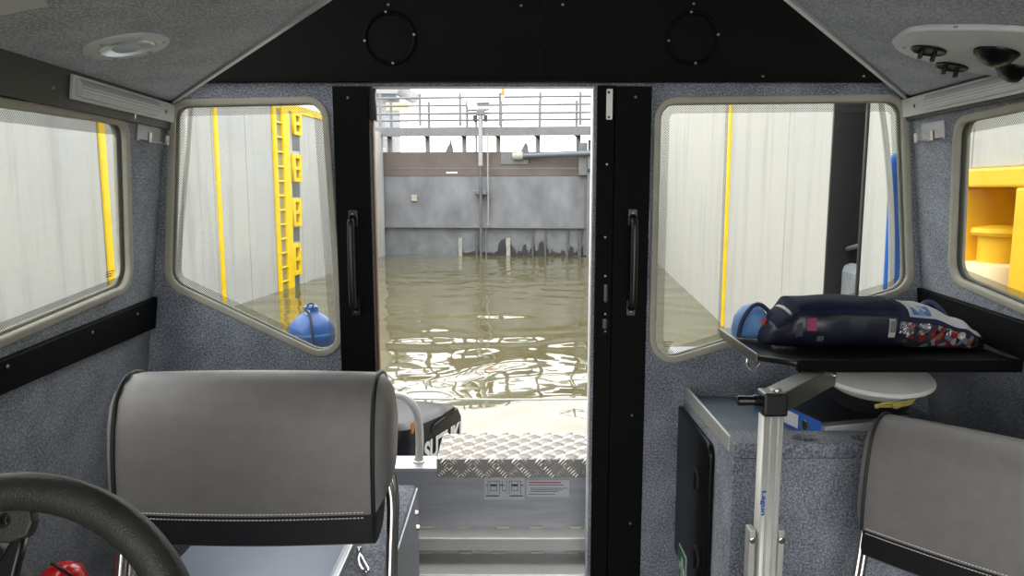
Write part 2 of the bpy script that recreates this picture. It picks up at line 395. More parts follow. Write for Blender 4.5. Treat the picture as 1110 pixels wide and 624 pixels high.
def window(n, fr, out, lab, w=.016, txt=None):
    t = thing('window_%d' % n, lab, 'window', fr.p(sum(p[0] for p in out)/len(out), min(p[1] for p in out), -.02), kind='structure')
    inn = inset(out, w)
    add('gasket', plate([inset(out, -.005), inn], .016, .005), GSK, t, fr.M(-.008), smooth=True)
    add('rear_gasket', plate([inset(out, -.006), inn], .012, .004), GSK, t, fr.M(-.030 if fr is not B else -.036), smooth=True)
    add('pane', plate([inset(out, .012)], .005), GLS, t, fr.M(-.014))
    add('frit_band', plate([inset(out, .014), inset(out, w+.026)], .0006), FRT, t, fr.M(-.0082))
    return t
w1 = window(1, B, W1, 'slant bottomed aft window left of the doorway showing the yellow ladder')
w2 = window(2, B, W2, 'large slant bottomed aft window right of the doorway showing pale concrete')
w3 = window(3, L, W3, 'long side window in the left cabin wall')
w4 = window(4, R, W4, 'side window in the right cabin wall showing the yellow mooring recess')
for q, y in ((0, 371.5), (1, 374), (2, 376.5)):
    u, v = B.uv(719, y); add('pane_print', plate([rect(u, v, u+.032-.006*q, v+.0022)], .0004), TXB, w2, B.M(-.0080))
for q, y in ((0, 296), (1, 298.5), (2, 301)):
    u, v = L.uv(118, y); add('pane_print', plate([rect(u, v, u+.05-.006*q, v+.0022)], .0004), TXB, w3, L.M(-.0080))

# black panels around the doorway
def bpanel(n, poly, lab, thick=.014, scr=(), m=BLK, w0=0.0):
    t = add('trim_%d' % n, plate([poly], thick, .002), m, None, B.M(w0), label=lab, cat='panel', kind='structure')
    screws(B, scr, t, w0+thick); return t
p = B.uvs([(361, 94), (400, 94), (408, 420), (372, 420)])
bpanel(1, [p[0], p[1], (p[1][0], 0), (p[1][0]-.1, 0)], 'black upright panel with grab handle left of the doorway', scr=[(377, 106)])
p = B.uvs([(667, 94), (706, 94)])
bpanel(2, [p[0], p[1], (p[1][0], 0), (p[0][0], 0)], 'black upright panel with grab handle right of the doorway', scr=[(689, 105), (685, 450), (683, 567)])
gy = B.uv(585, 88)[1]; gx = B.uv(585, 60)[0]
S_ = [(421, 5), (421, 6), (565, 6), (454, 86), (564, 86), (283, 87), (344, 87), (232, 87)]
bpanel(3, [(-1.0, gy), (gx-.001, gy), (gx-.001, 2.42), (-1.0, 2.42)], 'black gable panel with round cover, left half above the doorway', .02, [(421, 5), (565, 6), (454, 86), (564, 86), (344, 87), (293, 87), (232, 88)])
bpanel(4, [(gx+.001, gy-.004), (1.12, gy-.004), (1.12, 2.42), (gx+.001, 2.42)], 'black gable panel with round cover, right half above the doorway', .02, [(610, 5), (752, 4), (608, 85), (718, 85), (827, 83), (936, 83)])
# lower lip of the gable panel
gl = add('trim_5', box((-.98, -.001, 0), (1.1, .012, .026), B.M(0, 0, gy-.004), .002), BLK, label='narrow black lip running above door and windows', cat='trim', kind='structure')
for lab, cx in (('round black cover with four screws on the left gable panel', 424), ('round black cover with four screws on the right gable panel', 749)):
    u, v = B.uv(cx, 43); r = .076
    t = thing('speaker_cover', lab, 'cover', B.p(u, v-r, .02), group='round covers on the gable panel')
    add('rim', lathe([(r, 0), (r, .006), (r*.93, .009), (r*.86, .006), (r*.84, 0)], 40), BLK, t, B.M(.02, u, v), smooth=True)
    add('grille', lathe([(r*.85, .001), (r*.5, .0025), (0, .003)], 40), BLK, t, B.M(.02, u, v), smooth=True)
    for k in range(4):
        a = math.pi/2*k+.12; add('screw', SCREW, None, t, align_z(B.p(u+r*.93*math.cos(a), v+r*.93*math.sin(a), .029), B.n))
# door: black edge of the folded-back door leaf, right of the opening
dx0, dx1 = B.uv(646, 200)[0], B.uv(665, 200)[0]
dd = thing('door_1', 'black sliding door edge with latch and steel plate right of the opening', 'door', B.p(dx0, 0, .0), kind='structure')
add('door_edge', plate([rect(dx0, 0, dx1, dtop)], .03, .003), BLK, dd, B.M(-.02))
add('edge_strip', plate([rect(dx0-.009, 0, dx0-.001, dtop-.005)], .05), WHP, dd, B.M(-.08))
pp = B.uvs([(657, 97), (663, 130)]); add('strike_plate', plate([rpoly(rect(pp[0][0], pp[1][1], pp[1][0], pp[0][1]), .003)], .004), ANO, dd, B.M(.01))
for y in (100, 127): add('screw_hole', lathe([(0, .001), (.0035, .001), (.004, 0)], 10), BPL, dd, align_z(B.pix(660, y, .0145), B.n))
screws(B, [(658, 178), (656, 257), (656, 299), (656, 340), (656, 359)], dd, .01)
u, v = B.uv(656, 317); add('latch_pull', plate([rpoly(rect(u-.008, v-.03, u+.008, v+.03), .007)], .008, .003), BPL, dd, B.M(.01), smooth=True)
u, v = B.uv(655, 350); add('latch_box', plate([rpoly(rect(u-.009, v-.018, u+.009, v+.018), .007)], .01, .003), BPL, dd, B.M(.01), smooth=True)
add('latch_indicator', lathe([(0, .002), (.0025, .002), (.003, 0)], 8), TXR, dd, align_z(B.pix(656, 346, .02), B.n))
# brown edge strip and stop block at the left of the opening
add('trim_6', plate([rect(d0, 0, d0+.006, dtop)], .03), mat('door_seal_brown', rgb(120, 90, 66), .6), None, B.M(-.045), label='thin brown seal along the left edge of the doorway', cat='seal', kind='structure')
add('trim_7', plate([rect(d0, dtop-.004, d1, dtop+.004)], .03), ANO, None, B.M(-.045), label='thin bright metal strip along the top of the doorway', cat='strip', kind='structure')
p = B.uvs([(400, 96), (407, 130)])
add('door_stop', plate([rect(p[0][0], p[1][1], p[1][0], p[0][1])], .03, .003), DKS, None, B.M(-.03), label='small dark stop block in the upper left corner of the doorway', cat='stop')

def grab_handle(px, y0, y1, lab):
    u0, v0 = B.uv(px, y0); v1 = B.uv(px, y1)[1]; w = .014
    t = thing('grab_bar', lab, 'handle', B.p(u0, v1, w), group='black grab handles beside the doorway')
    h = v0-v1; pts = [(0, h*.92, .006), (0, h*.9, .03), (0, h*.84, .042), (0, h*.5, .046), (0, h*.16, .042), (0, h*.1, .03), (0, h*.08, .006)]
    M = B.M(w, u0, v1)
    add('grip', tube([M @ Vector(q) for q in smoothpath(pts, 5)], .011, 12), BPL, t, smooth=True)
    for a, b in ((h-.05, h), (0, .05)):
        pd = add('mount_plate', plate([rpoly(rect(-.014, a, .014, b), .004)], .006, .002), BPL, t, M)
        for q in (.013, .037): add('screw', SCREW, None, pd, M @ Matrix.Translation((0, a+q, .006)))
grab_handle(384, 227, 341, 'black grab handle screwed to the panel left of the doorway')
grab_handle(685, 226, 341, 'black grab handle screwed to the panel right of the doorway')

# ------------------------------------------------------------------ sloping ceiling panels
def ceiling(nm, fr, edge_pix, lab, left):
    a = fr.uv(*edge_pix[0]); b = fr.uv(*edge_pix[1]); k = 1.35
    e = (a[0]+(b[0]-a[0])*k, a[1]+(b[1]-a[1])*k)
    if left: poly = [(-2.7, -.0), a, e, (-2.7, e[1])]
    else: poly = [(0, -2.7), (e[0], -2.7), e, a]
    t = add(nm, plate([poly], .02), FLC, None, fr.M(-.02), label=lab, cat='ceiling panel', kind='structure')
    A, E = Vector(a), Vector(e); d = (E-A).normalized(); nn = Vector((-d.y, d.x)) * (1 if left else -1)
    q = [A-d*.01, E, E+nn*-.016, A-d*.01+nn*-.016]
    add('edge_trim', plate([[(z.x, z.y) for z in q]], .03, .003), ALU, t, fr.M(-.022))
    return t
CEL = ceiling('ceiling', CL, [(183, 110), (347, 0)], 'grey fleece sloping ceiling panel on the left with a round lamp', True)
CER = ceiling('ceiling', CR, [(988, 106), (862, 0)], 'grey fleece sloping ceiling panel on the right with an oval switch console', False)
q = CL.uvs([(-4, 9), (50, -1), (30, -20), (-20, -10)])
add('lit_panel_strip', plate([q], .012, .002), LGP, CEL, CL.M(0))  # pale strip: its light colour stands in for the next panel, brightly lit

# round ceiling lamp
u, v = CL.uv(137, 49)
t = thing('ceiling_lamp', 'round chrome rimmed recessed lamp in the left ceiling panel', 'lamp', CL.p(u, v, 0))
Mx = CL.M(0, u, v)
rl = (Vector(CL.uv(183, 46))-Vector(CL.uv(91, 52))).length/2
add('flange', lathe([(rl, 0), (rl, .004), (rl*.95, .007), (rl*.66, .006), (rl*.64, .0)], 40), LGP, t, Mx, smooth=True)
add('reflector', lathe([(rl*.65, .006), (rl*.6, .009), (rl*.36, .005), (rl*.35, .002)], 40), mat('lamp_reflector', rgb(225, 230, 240), .3, .8, .03), t, Mx, smooth=True)
add('lens', lathe([(rl*.36, .004), (rl*.3, .009), (0, .011)], 32), DIF, t, Mx, smooth=True)
for k in range(6): add('screw', SCREW, None, t, Mx @ Matrix.Translation((rl*.86*math.cos(k*1.047+.3), rl*.86*math.sin(k*1.047+.3), .0065)))
# oval console
c0 = Vector(CR.uv(968, 38)); 
cu_, cv_ = CR.uv(1072, 54)
pts = [(968, 40), (985, 28), (1030, 25), (1110, 27), (1150, 40), (1160, 62), (1130, 78), (1070, 75), (1010, 62), (978, 51)]
ov = CR.uvs(pts); ov = [(q.x, q.y) for q in smoothpath([Vector((a, b, 0)) for a, b in ov+[ov[0]]], 5)][:-1]
mu = sum(a for a, b in ov)/len(ov); mv = sum(b for a, b in ov)/len(ov)
t = thing('ceiling_console', 'oval grey console with black round vents in the right ceiling panel', 'console', CR.p(mu, mv, 0))
add('faceplate', plate([ov], .014, .005), LGP, t, CR.M(0), smooth=True)
vents = [(1009, 47, .036), (1034, 65, .034), (1083, 49, .042), (1105, 68, .04)]
for i, (x, y, r) in enumerate(vents):
    u, v = CR.uv(x, y); Mv = CR.M(.013, u, v)
    o = add('vent', lathe([(r, 0), (r, .004), (r*.9, .006), (r*.84, .003), (r*.8, .0022), (0, .0018)] if i < 2 else [(r, 0), (r, .004), (r*.92, .008), (r*.7, .02), (r*.3, .028), (0, .029)], 28), GPL, t, Mv, smooth=True)
    if i < 2:
        for s in (-1, 1): add('tab', box((s*.014-.004, -.006, -.004), (s*.014+.004, .006, .024), Mv, .003), BPL, o)
screws(CR, [(1036, 28), (1057, 58), (980, 51)], t, .014)

# ------------------------------------------------------------------ side wall fittings
def side_fit(fr, left):
    side = 'left' if left else 'right'
    top = fr.uvs([(0, 66), (181, 112)] if left else [(987, 106), (1110, 72)]); bot = fr.uvs([(0, 104), (180, 140)] if left else [(989, 130), (1110, 106)])
    v0 = (bot[0][1]+bot[1][1])/2; u0, u1 = (-2.6, -.005) if left else (.005, 2.6); v1 = v0+.09
    t = add('trim_%d' % (8 if left else 9), box((u0, v0, 0), (u1, v1+.05, .018), fr.M(), .003), mat('dark_beam', rgb(62, 62, 58), .45, .3), label='dark metal beam along the top of the %s cabin side' % side, cat='beam', kind='structure')
    if left: screws(fr, [(57, 95)], t, .018)
    # strip lamp
    q = fr.uvs([(76, 92), (77, 107), (181, 132), (181, 114)] if left else [(988, 110), (988, 126), (1110, 104), (1110, 88)], .02)
    ua, ub = (q[0][0], -.01) if left else (.01, .62)
    va = (q[1][1]+q[2][1])/2 if left else q[1][1]; vb = va+.052
    t = thing('strip_lamp', 'slim strip lamp with ribbed lens above the %s side window' % side, 'lamp', fr.p((ua+ub)/2, va, .018), group='strip lamps on the side beams')
    add('housing', plate([rect(ua, va, ub, vb)], .010, .003), LGP, t, fr.M(.018))
    la, lb = (ua+.012, fr.uv(158, 122)[0]) if left else (fr.uv(1018, 118)[0], ub-.012)
    bm = bmesh.new(); n = 9
    ring = [(.0, .004), (.007, .006), (.012, .014), (.012, .030), (.007, .040), (.0, .044)]
    R2 = [[fr.M(.027) @ Vector((x, va+.003+b, a)) for a, b in ring] for x in (la, lb)]
    add('lens', loft(R2), DIF, t, smooth=True)
    bm = bmesh.new()
    for k in range(3): bbox(bm, (la+.004, va+.016+k*.007, .011), (lb-.004, va+.0175+k*.007, .0128), fr.M(.027))
    add('lens_rib', mesh_of(bm), WHP, t, kind='stuff')
    add('screw_hole', lathe([(0, .001), (.005, .001), (.006, 0)], 10), BPL, t, align_z(fr.p((lb+ub)/2 if left else (la+ua)/2, va+.026, .0282), fr.n))
    if left: add('switch_pin', tube([fr.p((la+lb)/2+.09, va, .025), fr.p((la+lb)/2+.09, va-.012, .025)], .002, 6), STL, t)
    # coat hooks
    q = fr.uvs([(146, 137), (173, 156)] if left else [(998, 131), (1027, 150)])
    a0, a1 = sorted((q[0][0], q[1][0])); b0, b1 = sorted((q[0][1], q[1][1]))
    t = thing('coat_hook', 'small steel double coat hook below the strip lamp on the %s side' % side, 'hook', fr.p((a0+a1)/2, b0, 0), group='coat hooks')
    add('back_plate', plate([rect(a0+.01, b0+.0, a1-.005, b0+.05)], .004, .001), ALG, t, fr.M(0))
    for uu in (a0+.03, a1-.02):
        bm = bmesh.new()
        bbox(bm, (uu-.008, b0, .003), (uu+.008, b0+.005, .03), fr.M()); bbox(bm, (uu-.008, b0, .026), (uu+.008, b0+.026, .031), fr.M())
        add('hook', mesh_of(bm), STL, t)
    # dark rubbing board under the window
    e = fr.uvs([(0, 388), (169, 320), (169, 352), (0, 424)] if left else [(998, 311), (1110, 347), (1110, 420), (998, 345)])
    if left:
        v_hi = [e[0], e[1]]; poly = [ext(e[0], e[1], 1.2), (-.005, e[1][1]), (-.005, e[2][1]), ext(e[3], e[2], 1.2)]
    else:
        poly = [(.005, e[0][1]), ext(e[1], e[0], 2), (ext(e[1], e[0], 2)[0], ext(e[1], e[0], 2)[1]-.09), (.005, e[0][1]-.09)]
    t = add('trim_%d' % (10 if left else 11), plate([poly], .016, .002), BLK, None, fr.M(0), label='black board screwed along the %s side below the window' % side, cat='board', kind='structure')
    if left: screws(fr, [(8, 397), (100, 360), (149, 340)], t, .016)
side_fit(L, True); side_fit(R, False)

# ------------------------------------------------------------------ seats
def make_seat(label):
    """local: x across, -y towards the sitter's front, z up from the deck; origin under the backrest"""
    t = thing('helm_chair', label, 'chair', group='helm and companion chairs')
    hw = .232
    def rec(y, z): return (y+(z-.9)*.12, z)                       # recline
    up = [(-.052, .962), (-.058, 1.0), (-.062, 1.06), (-.06, 1.12), (-.05, 1.165), (-.03, 1.19), (0, 1.203), (.04, 1.198), (.085, 1.175), (.115, 1.13), (.118, 1.08), (.10, 1.01), (.082, .962)]
    lo = [(-.05, .962), (.08, .962), (.06, .925), (.03, .9), (-.02, .894), (-.04, .905)]
    def bow(x): return -.012*math.cos(x/hw*math.pi/2)
    def sect(pts, x, k=1):
        cy = sum(a for a, b in pts)/len(pts); out = []
        for a, b in pts:
            y, z = rec(a*k, b); out.append(Vector((x, y+(bow(x) if a < 0 else 0), z+(b > 1.1)*(.004*math.cos(x/hw*math.pi/2)))))
        return out
    xs = [-hw+2*hw*k/12 for k in range(13)]
    for nm, pts, m in (('cushion', up, VGR), ('lower_band', lo, VBK)):
        def dome(x, e, k):
                c_ = Vector((0, sum(q.y for q in sect(pts, x))/len(pts), sum(q.z for q in sect(pts, x))/len(pts))); r_ = sect(pts, x)
                e *= .25 if nm == 'lower_band' else 1
                return [Vector((x+e, c_.y+(q.y-c_.y)*k, c_.z+(q.z-c_.z)*k)) for q in r_]
        rings = [dome(-hw, -.03, .5), dome(-hw, -.022, .8), dome(-hw, -.008, .97)]+[sect(pts, x) for x in xs]+[dome(hw, .008, .97), dome(hw, .022, .8), dome(hw, .03, .5)]
        c = add(nm, loft(rings), m, t, local=True, smooth=True)
        if nm == 'cushion':
            for s in (-1, 1): add('piping', tube([p_+Vector((s*.003, 0, 0)) for p_ in smoothpath(sect(up, s*hw), 3)], .0042, 8), VBK, c, local=True, smooth=True)
            bm = bmesh.new()
            for row in (-.0045, .0055):
                n = 66
                for k in range(n):
                    x = -hw+.01+2*(hw-.01)*k/n; y, z = rec(-.0535, .962+row); y += bow(x)-.0015
                    bbox(bm, (x-.0022, y-.001, z-.0007), (x+.0022, y+.001, z+.0007))
            add('stitching', mesh_of(bm), TXW, c, local=True, kind='stuff')
    for s in (-1, 1):
        for k, dy in enumerate((0, .036)):
            X = s*(hw+.024)
            add('support_tube', tube(smoothpath([(X-s*.012, .045+dy, 1.0), (X, .03+dy, .95), (X, -.0+dy, .85), (X, -.06+dy, .66), (X, -.09+dy, .56)], 5), .0095, 12), STL, t, local=True, smooth=True)
    return t
seatL = make_seat('grey vinyl chair back with black lower band behind the steering wheel'); 
ML = Matrix.Translation((-.488, 1.325, 0))
def place(t, M):
    T = M @ WM[t.name].inverted(); t.matrix_basis = M
    for k in [o for o in COL.objects if o.parent is t]:
        k.matrix_parent_inverse = WM[t.name].inverted()          # unchanged: parts follow the thing
    return T
seatR = dup_tree(seatL, Matrix.Translation((.943, 1.40, -.147)) @ Matrix.Rotation(math.radians(-46), 4, 'Z') @ Matrix.Diagonal((.92, .95, 1, 1)))
seatR['label'] = 'grey vinyl chair back turned aside in front of the fleece locker'
place(seatL, ML)

# seat locker under the left seat
t = thing('seat_box', 'fleece sided locker with blue-grey top under the left seat', 'locker', (-.62, 1.35, 0))
bx0, bx1, by0, by1, bz = -.728, -.262, .75, 1.92, .755
add('body', box((bx0, by0, 0), (bx1, by1, bz), None, .008), FL, t)
add('lid', box((bx0+.02, by0, bz), (-.362, by1-.1, bz+.02), None, .006), SBX, t)
add('edge_trim', box((-.364, by0, bz-.001), (-.350, by1-.1, bz+.022), None, .002), ALU, t)
cx_ = -.315
t2 = thing('snap_hook', 'small brass snap hook lying on the fleece rim of the left seat locker', 'hook', (cx_, 1.42, .756))
def hp_(x, y, up=.006): q = PZ(x, y, .755+up); return q
add('swivel', lathe([(0, .0), (.006, .0), (.007, .008), (.004, .014), (0, .015)], 12), STL, t2, Matrix.Translation(hp_(389.5, 599, 0)), smooth=True)
add('bow', tube(smoothpath([hp_(390, 600), hp_(388.5, 607), hp_(391, 614), hp_(395.5, 619), hp_(399, 618), hp_(398, 614)], 4), .003, 8), STL, t2, smooth=True)
add('gate', tube([hp_(391, 601), hp_(398, 614)], .0022, 8), STL, t2)
add('side_plate', box((bx1, by0+.3, .40), (bx1+.006, by1, bz-.01), None, .002), ALG, t)
for z, y in ((.70, 1.86), (.65, 1.88)): add('bolt', lathe([(0, .008), (.006, .008), (.008, 0)], 8), STL, t, align_z((bx1+.006, y, z), (1, 0, 0)))

# ------------------------------------------------------------------ steering wheel
wc = PY(-8, 751, .62); wn = Vector((.0, -.93, .36)).normalized()
RWH = .178
tw = thing('steering_wheel', 'black steering wheel with thick padded rim in the lower left corner', 'steering wheel', wc)
Mw = align_z(wc, wn)
bm = bmesh.new(); tube_bm(bm, [Mw @ Vector((RWH*math.cos(2*math.pi*k/64), RWH*math.sin(2*math.pi*k/64), 0)) for k in range(64)], .0185, 16, True)
add('rim', mesh_of(bm), WHL, tw, smooth=True)

def wheel_local(px, py, w=0):
    d = ray(px, py); o = wc+wn*w; s = (o-EYE).dot(wn)/d.dot(wn); q = Mw.inverted() @ (EYE+d*s); return (q.x, q.y)
sp = [wheel_local(*q, -.005) for q in [(-22, 540), (36, 548), (40, 565), (34, 580), (14, 588), (-22, 586)]]
a_, = [wheel_local(8, 563, -.005)]
add('spoke_bracket', plate([rpoly(sp, .006), circ(a_[0], a_[1], .0055, 16)], .014, .003), WHL, tw, Mw @ Matrix.Translation((0, 0, -.012)))
add('bolt', lathe([(0, .002), (.005, .002), (.005, 0)], 12), BPL, tw, Mw @ Matrix.Translation((a_[0], a_[1], -.012)))
sp2 = [wheel_local(*q, -.02) for q in [(14, 586), (30, 580), (22, 612), (-5, 720), (-60, 720)]]
add('spoke', plate([sp2], .012, .003), BPL, tw, Mw @ Matrix.Translation((0, 0, -.026)))
for ang in (2.6, -.55+0):
    m2 = Mw @ Matrix.Rotation(ang-math.pi/2+.5, 4, 'Z')
    add('spoke', plate([[(-.018, .03), (.018, .03), (.014, RWH-.005), (-.014, RWH-.005)]], .012, .003), BPL, tw, m2 @ Matrix.Translation((0, 0, -.02)))
add('hub', lathe([(0, .012), (.05, .012), (.064, .004), (.07, -.02), (.05, -.06), (0, -.06)], 40), BPL, tw, Mw, smooth=True)
hc = [wheel_local(*q, -.06) for q in [(-60, 560), (0, 592), (26, 628), (50, 700), (30, 800), (-80, 800)]]
add('column_shroud', plate([rpoly(hc, .02)], .03, .008), RUB, tw, Mw @ Matrix.Translation((0, 0, -.085)), smooth=True)
add('column', tube([wc-wn*.05, wc-wn*-.02+Vector((0, 0, -.25))], .03, 16), BPL, tw)
# helm console that carries the wheel
t = thing('helm_console', 'black helm console below the steering wheel', 'console', (wc.x, wc.y-.05, 0))
add('pedestal', box((wc.x-.16, wc.y-.12, 0), (wc.x+.12, wc.y+.12, wc.z-.22), None, .02), BPL, t)

# red canister
rc = PY(69, 640, 1.32)
t = thing('red_canister', 'glossy red domed canister with thin black strap bracketed to the left side behind the wheel', 'canister', (rc.x, rc.y, .45))
rr = .046; zt = PY(70, 611, rc.y).z
add('body', lathe([(0, .45), (rr*.9, .45), (rr, .47), (rr, zt-.06), (rr*.96, zt-.035), (rr*.75, zt-.012), (rr*.4, zt-.002), (0, zt)], 32), RED, t, Matrix.Translation((rc.x, rc.y, 0)), smooth=True)
add('strap', tube(smoothpath([(rc.x-.012, rc.y-.01, zt+.006), (rc.x+.01, rc.y-.018, zt+.001), (rc.x+.03, rc.y-.022, zt-.012), (rc.x+.046, rc.y-.022, zt-.04)], 5), .003, 8), BPL, t, smooth=True)

add('wall_bracket', box((-1.165, rc.y-.02, .62), (rc.x-rr*.8, rc.y+.02, .68), None, .004), BPL, t)
add('bracket_band', lathe([(rr+.001, .63), (rr+.003, .63), (rr+.003, .67), (rr+.001, .67)], 32), BPL, t, Matrix.Translation((rc.x, rc.y, 0)))

# ------------------------------------------------------------------ starboard locker, post, table
lx, ly, lz = .528, 1.69, .95
t = thing('side_locker', 'grey fleece covered locker with slate top under the folding table', 'locker', (.86, 1.95, 0))
add('body', box((lx, ly, 0), (1.17, YB-.004, lz-.036), None, .004), FL, t, smooth=True)
cups = [PZ(873, 474, lz), PZ(938, 474, lz)]
yr = 1.79
rimp = rect(lx, ly, 1.17, yr)
add('front_rim', plate([rpoly(rect(lx+.002, ly+.002, 1.17, yr), .004)]+[circ(c.x, c.y, .032, 24, .026) for c in cups], .036, .004), FL, t, Matrix.Translation((0, 0, lz-.036)))
for c in cups: add('cup_hole', lathe([(.031, 0), (.031, -.0005), (0, -.0006)], 24), RUB, t, Matrix.Translation((c.x, c.y, lz-.0345)))
add('top_plate', box((lx+.012, yr, lz-.036), (1.17, YB-.004, lz-.028), None, .001), SLT, t)
add('top_lip', box((lx, 1.735, lz-.036), (lx+.008, YB-.004, lz+.004), None, .002), ANO, t)
LF = Frame((lx, 0, 0), (0, -1, 0), (0, 0, 1))          # locker's inboard face, facing -x
hp = LF.uvs([(739, 440), (776, 478), (776, 700), (739, 660)])
u0, u1 = hp[0][0], hp[1][0]
hd = add('hatch', plate([rpoly(rect(u0, .42, u1, lz-.06), .035)], .016, .005), GPL, t, LF.M(.0), smooth=True)
for y in (520, 605):
    u, v = LF.uv(761, y); add('latch', lathe([(.03, 0), (.03, .004), (.026, .006), (.02, .003), (0, .002)], 24), RUB, hd, LF.M(.016, u, v) @ Matrix.Diagonal((1, 1.25, 1, 1)), smooth=True)
    add('latch_lever', box((-.006, -.026, .003), (.006, .026, .010), LF.M(.016, u, v), .002), BPL, hd)
u, v = LF.uv(746, 612)
sg = thing('first_aid_sign', 'green sticker with white cross on the black locker hatch', 'sign', LF.p(u, v-.04, .017))
add('backing', plate([rect(u-.052, v-.075, u+.045, v+.045)], .0008), TXW, sg, LF.M(.0165)); add('field', plate([rect(u-.047, v-.07, u+.04, v+.04)], .0006), GRN, sg, LF.M(.0172))
bm = bmesh.new(); uc, vc = u-.004, v-.015
for a, b in ((.011, .034), (.034, .011)): bbox(bm, (uc-a, vc-b, 0), (uc+a, vc+b, .0006), LF.M(.0178))
add('cross', mesh_of(bm), TXW, sg)

# table post
pxc, pyc = .542, 1.512; pzt = PY(833, 448, pyc).z
pc = PY(833.5, 500, pyc).x
t = thing('table_post', 'aluminium profile post with black corner joint carrying the table', 'post', (pc, pyc, 0))
h_ = .021; prof = rpoly(rect(-h_, -h_, h_, h_), .006)
notch = []
for k, (a, b) in enumerate(prof): notch.append((a, b))
add('column', plate([prof], pzt-.02, .0), ANO, t, Matrix.Translation((pc, pyc, .02)))
for s in (-.008, .008): add('column_rib', box((pc+s-.0025, pyc-h_-.003, .02), (pc+s+.0025, pyc-h_+.001, pzt), None, .001), ANO, t)
for s in (-1, 1):
    z1 = PY(833, 572, pyc).z
    w = add('clamp_rail', box((pc+s*.024-(.014 if s < 0 else 0), pyc-.012, .15), (pc+s*.024+(.014 if s > 0 else 0), pyc+.02, z1), None, .003), ANO, t)
    add('bolt', lathe([(0, .004), (.005, .004), (.007, .003), (.008, 0)], 12), STL, w, align_z((pc+s*.031, pyc-.012, z1-.022), (0, -1, 0)))
add('foot_plate', box((pc-.06, pyc-.06, 0), (pc+.06, pyc+.06, .02), None, .004), ANO, t)
add('mount_block', box((pc+.0, pyc+.02, .2), (pc+.03, ly-.001, .6), None, .004), ANO, t)
tx = text_mesh('Lagun', .0155, .0006, .0004); M = Matrix.Translation((pc-h_+.0025, pyc-h_-.0006, PY(825, 527, pyc).z+.0)) @ Matrix.Rotation(math.pi/2, 4, 'X') @ Matrix.Rotation(-math.pi/2, 4, 'Z') @ Matrix.Diagonal((1.55, .8, 1, 1))
add('lettering', tx, TXU, t, M)
jz = pzt
add('corner_joint', box((pc-.026, pyc-.028, jz), (pc+.026, pyc+.026, jz+.05), None, .006), BPL, t)
kn = PY(822, 430, pyc)
add('clamp_knob', lathe([(.0, 0), (.012, 0), (.013, .012), (.01, .016), (.011, .045), (.008, .05), (0, .05)], 16), BPL, t, align_z((pc-.024, pyc, jz+.028), (-1, 0, .0)), smooth=True)
ae = PZ(896, 399, jz+.04)
av = (Vector((ae.x, ae.y, 0))-Vector((pc, pyc, 0))); ln = av.length; ang = math.atan2(av.y, av.x)
Ma = Matrix.Translation((pc, pyc, jz-.002)) @ Matrix.Rotation(ang, 4, 'Z')
add('arm', box((.0, -.024, .004), (ln, .024, .05), Ma, .003), DAL, t)
add('arm_bolt', lathe([(0, .003), (.011, .003), (.012, 0)], 16), STL, t, Matrix.Translation((pc+.008, pyc+.002, jz+.0502)))
add('arm_bolt', lathe([(0, .004), (.006, .004), (.007, 0)], 12), STL, t, align_z(Ma @ Vector((ln-.012, -.024, .03)), Ma.to_3x3() @ Vector((0, -1, 0))))


tz = 1.15
tp = [PZ(*q, tz) for q in [(783, 357), (821, 384), (864, 390.5)]]
bk = YB-.05
top = [(tp[0].x, bk-.02), (tp[0].x-.004, tp[0].y), (tp[1].x, tp[1].y), (tp[2].x, tp[2].y), (1.198, tp[2].y), (1.22, bk)]
zb = tz-.026
t = thing('folding_table', 'black table board with raised metal lip beside the right aft window', 'table', (.9, 1.9, zb))
add('board', plate([top], .014, .003), BPL, t, Matrix.Translation((0, 0, tz-.016)))
def seg_box(a, b, w, z0, z1): 
    a, b = Vector((a[0], a[1], 0)), Vector((b[0], b[1], 0)); d = b-a
    return box((0, -w/2, z0), (d.length, w/2, z1), Matrix.Translation(a) @ Matrix.Rotation(math.atan2(d.y, d.x), 4, 'Z'), .003)
add('metal_lip', seg_box(top[1], top[2], .006, tz-.022, tz+.002), DAL, t)
add('front_edge', seg_box((top[3][0], top[3][1]-.004), (1.198, tp[2].y-.004), .02, tz-.026, tz+.004), BLK, t)
hq = Vector((tp[1].x+.0, tp[1].y, tz-.02))
ha = PZ(812, 383, tz-.02)
add('wire_hook', tube(smoothpath([hq+Vector((-.012, .04, 0)), hq+Vector((-.012, .035, -.016)), hq+Vector((-.004, .01, -.022)), hq+Vector((.008, .002, -.002))], 4), .002, 8), STL, t, smooth=True)

# ------------------------------------------------------------------ navy bag on the table
bs = [(.0, .03, .030, 1.900), (.03, .06, .060, 1.895), (.075, .083, .078, 1.890), (.12, .120, .085, 1.885), (.3, .125, .09, 1.88), (.5, .122, .09, 1.875), (.7, .110, .088, 1.870), (.85, .078, .08, 1.865), (.95, .045, .06, 1.86), (1, .012, .035, 1.86)]
BX0, BX1 = .652, 1.192
def bagS(s, a, off=0):
    for (s0, h0, d0_, c0_), (s1, h1, d1_, c1_) in zip(bs, bs[1:]):
        if s <= s1: break
    k = max(0, min(1, (s-s0)/(s1-s0))); k = k*k*(3-2*k); h = h0+(h1-h0)*k; d = d0_+(d1_-d0_)*k; cy = c0_+(c1_-c0_)*k
    e = .72; ca, sa = math.cos(a), math.sin(a)
    wob = noise.noise((s*7, a*1.6, 4))*.005*(h > .05)
    y = cy-(d+off+wob)*math.copysign(abs(ca)**e, ca); z = tz+.001+h/2+(h/2+off+wob)*math.copysign(abs(sa)**e, sa)
    return Vector((BX0+(BX1-BX0)*s, y, max(z, tz+.0012)))
tb = thing('navy_bag', 'navy mesh bag with clear front pocket lying on the black table', 'bag', (.9, 1.88, tz))
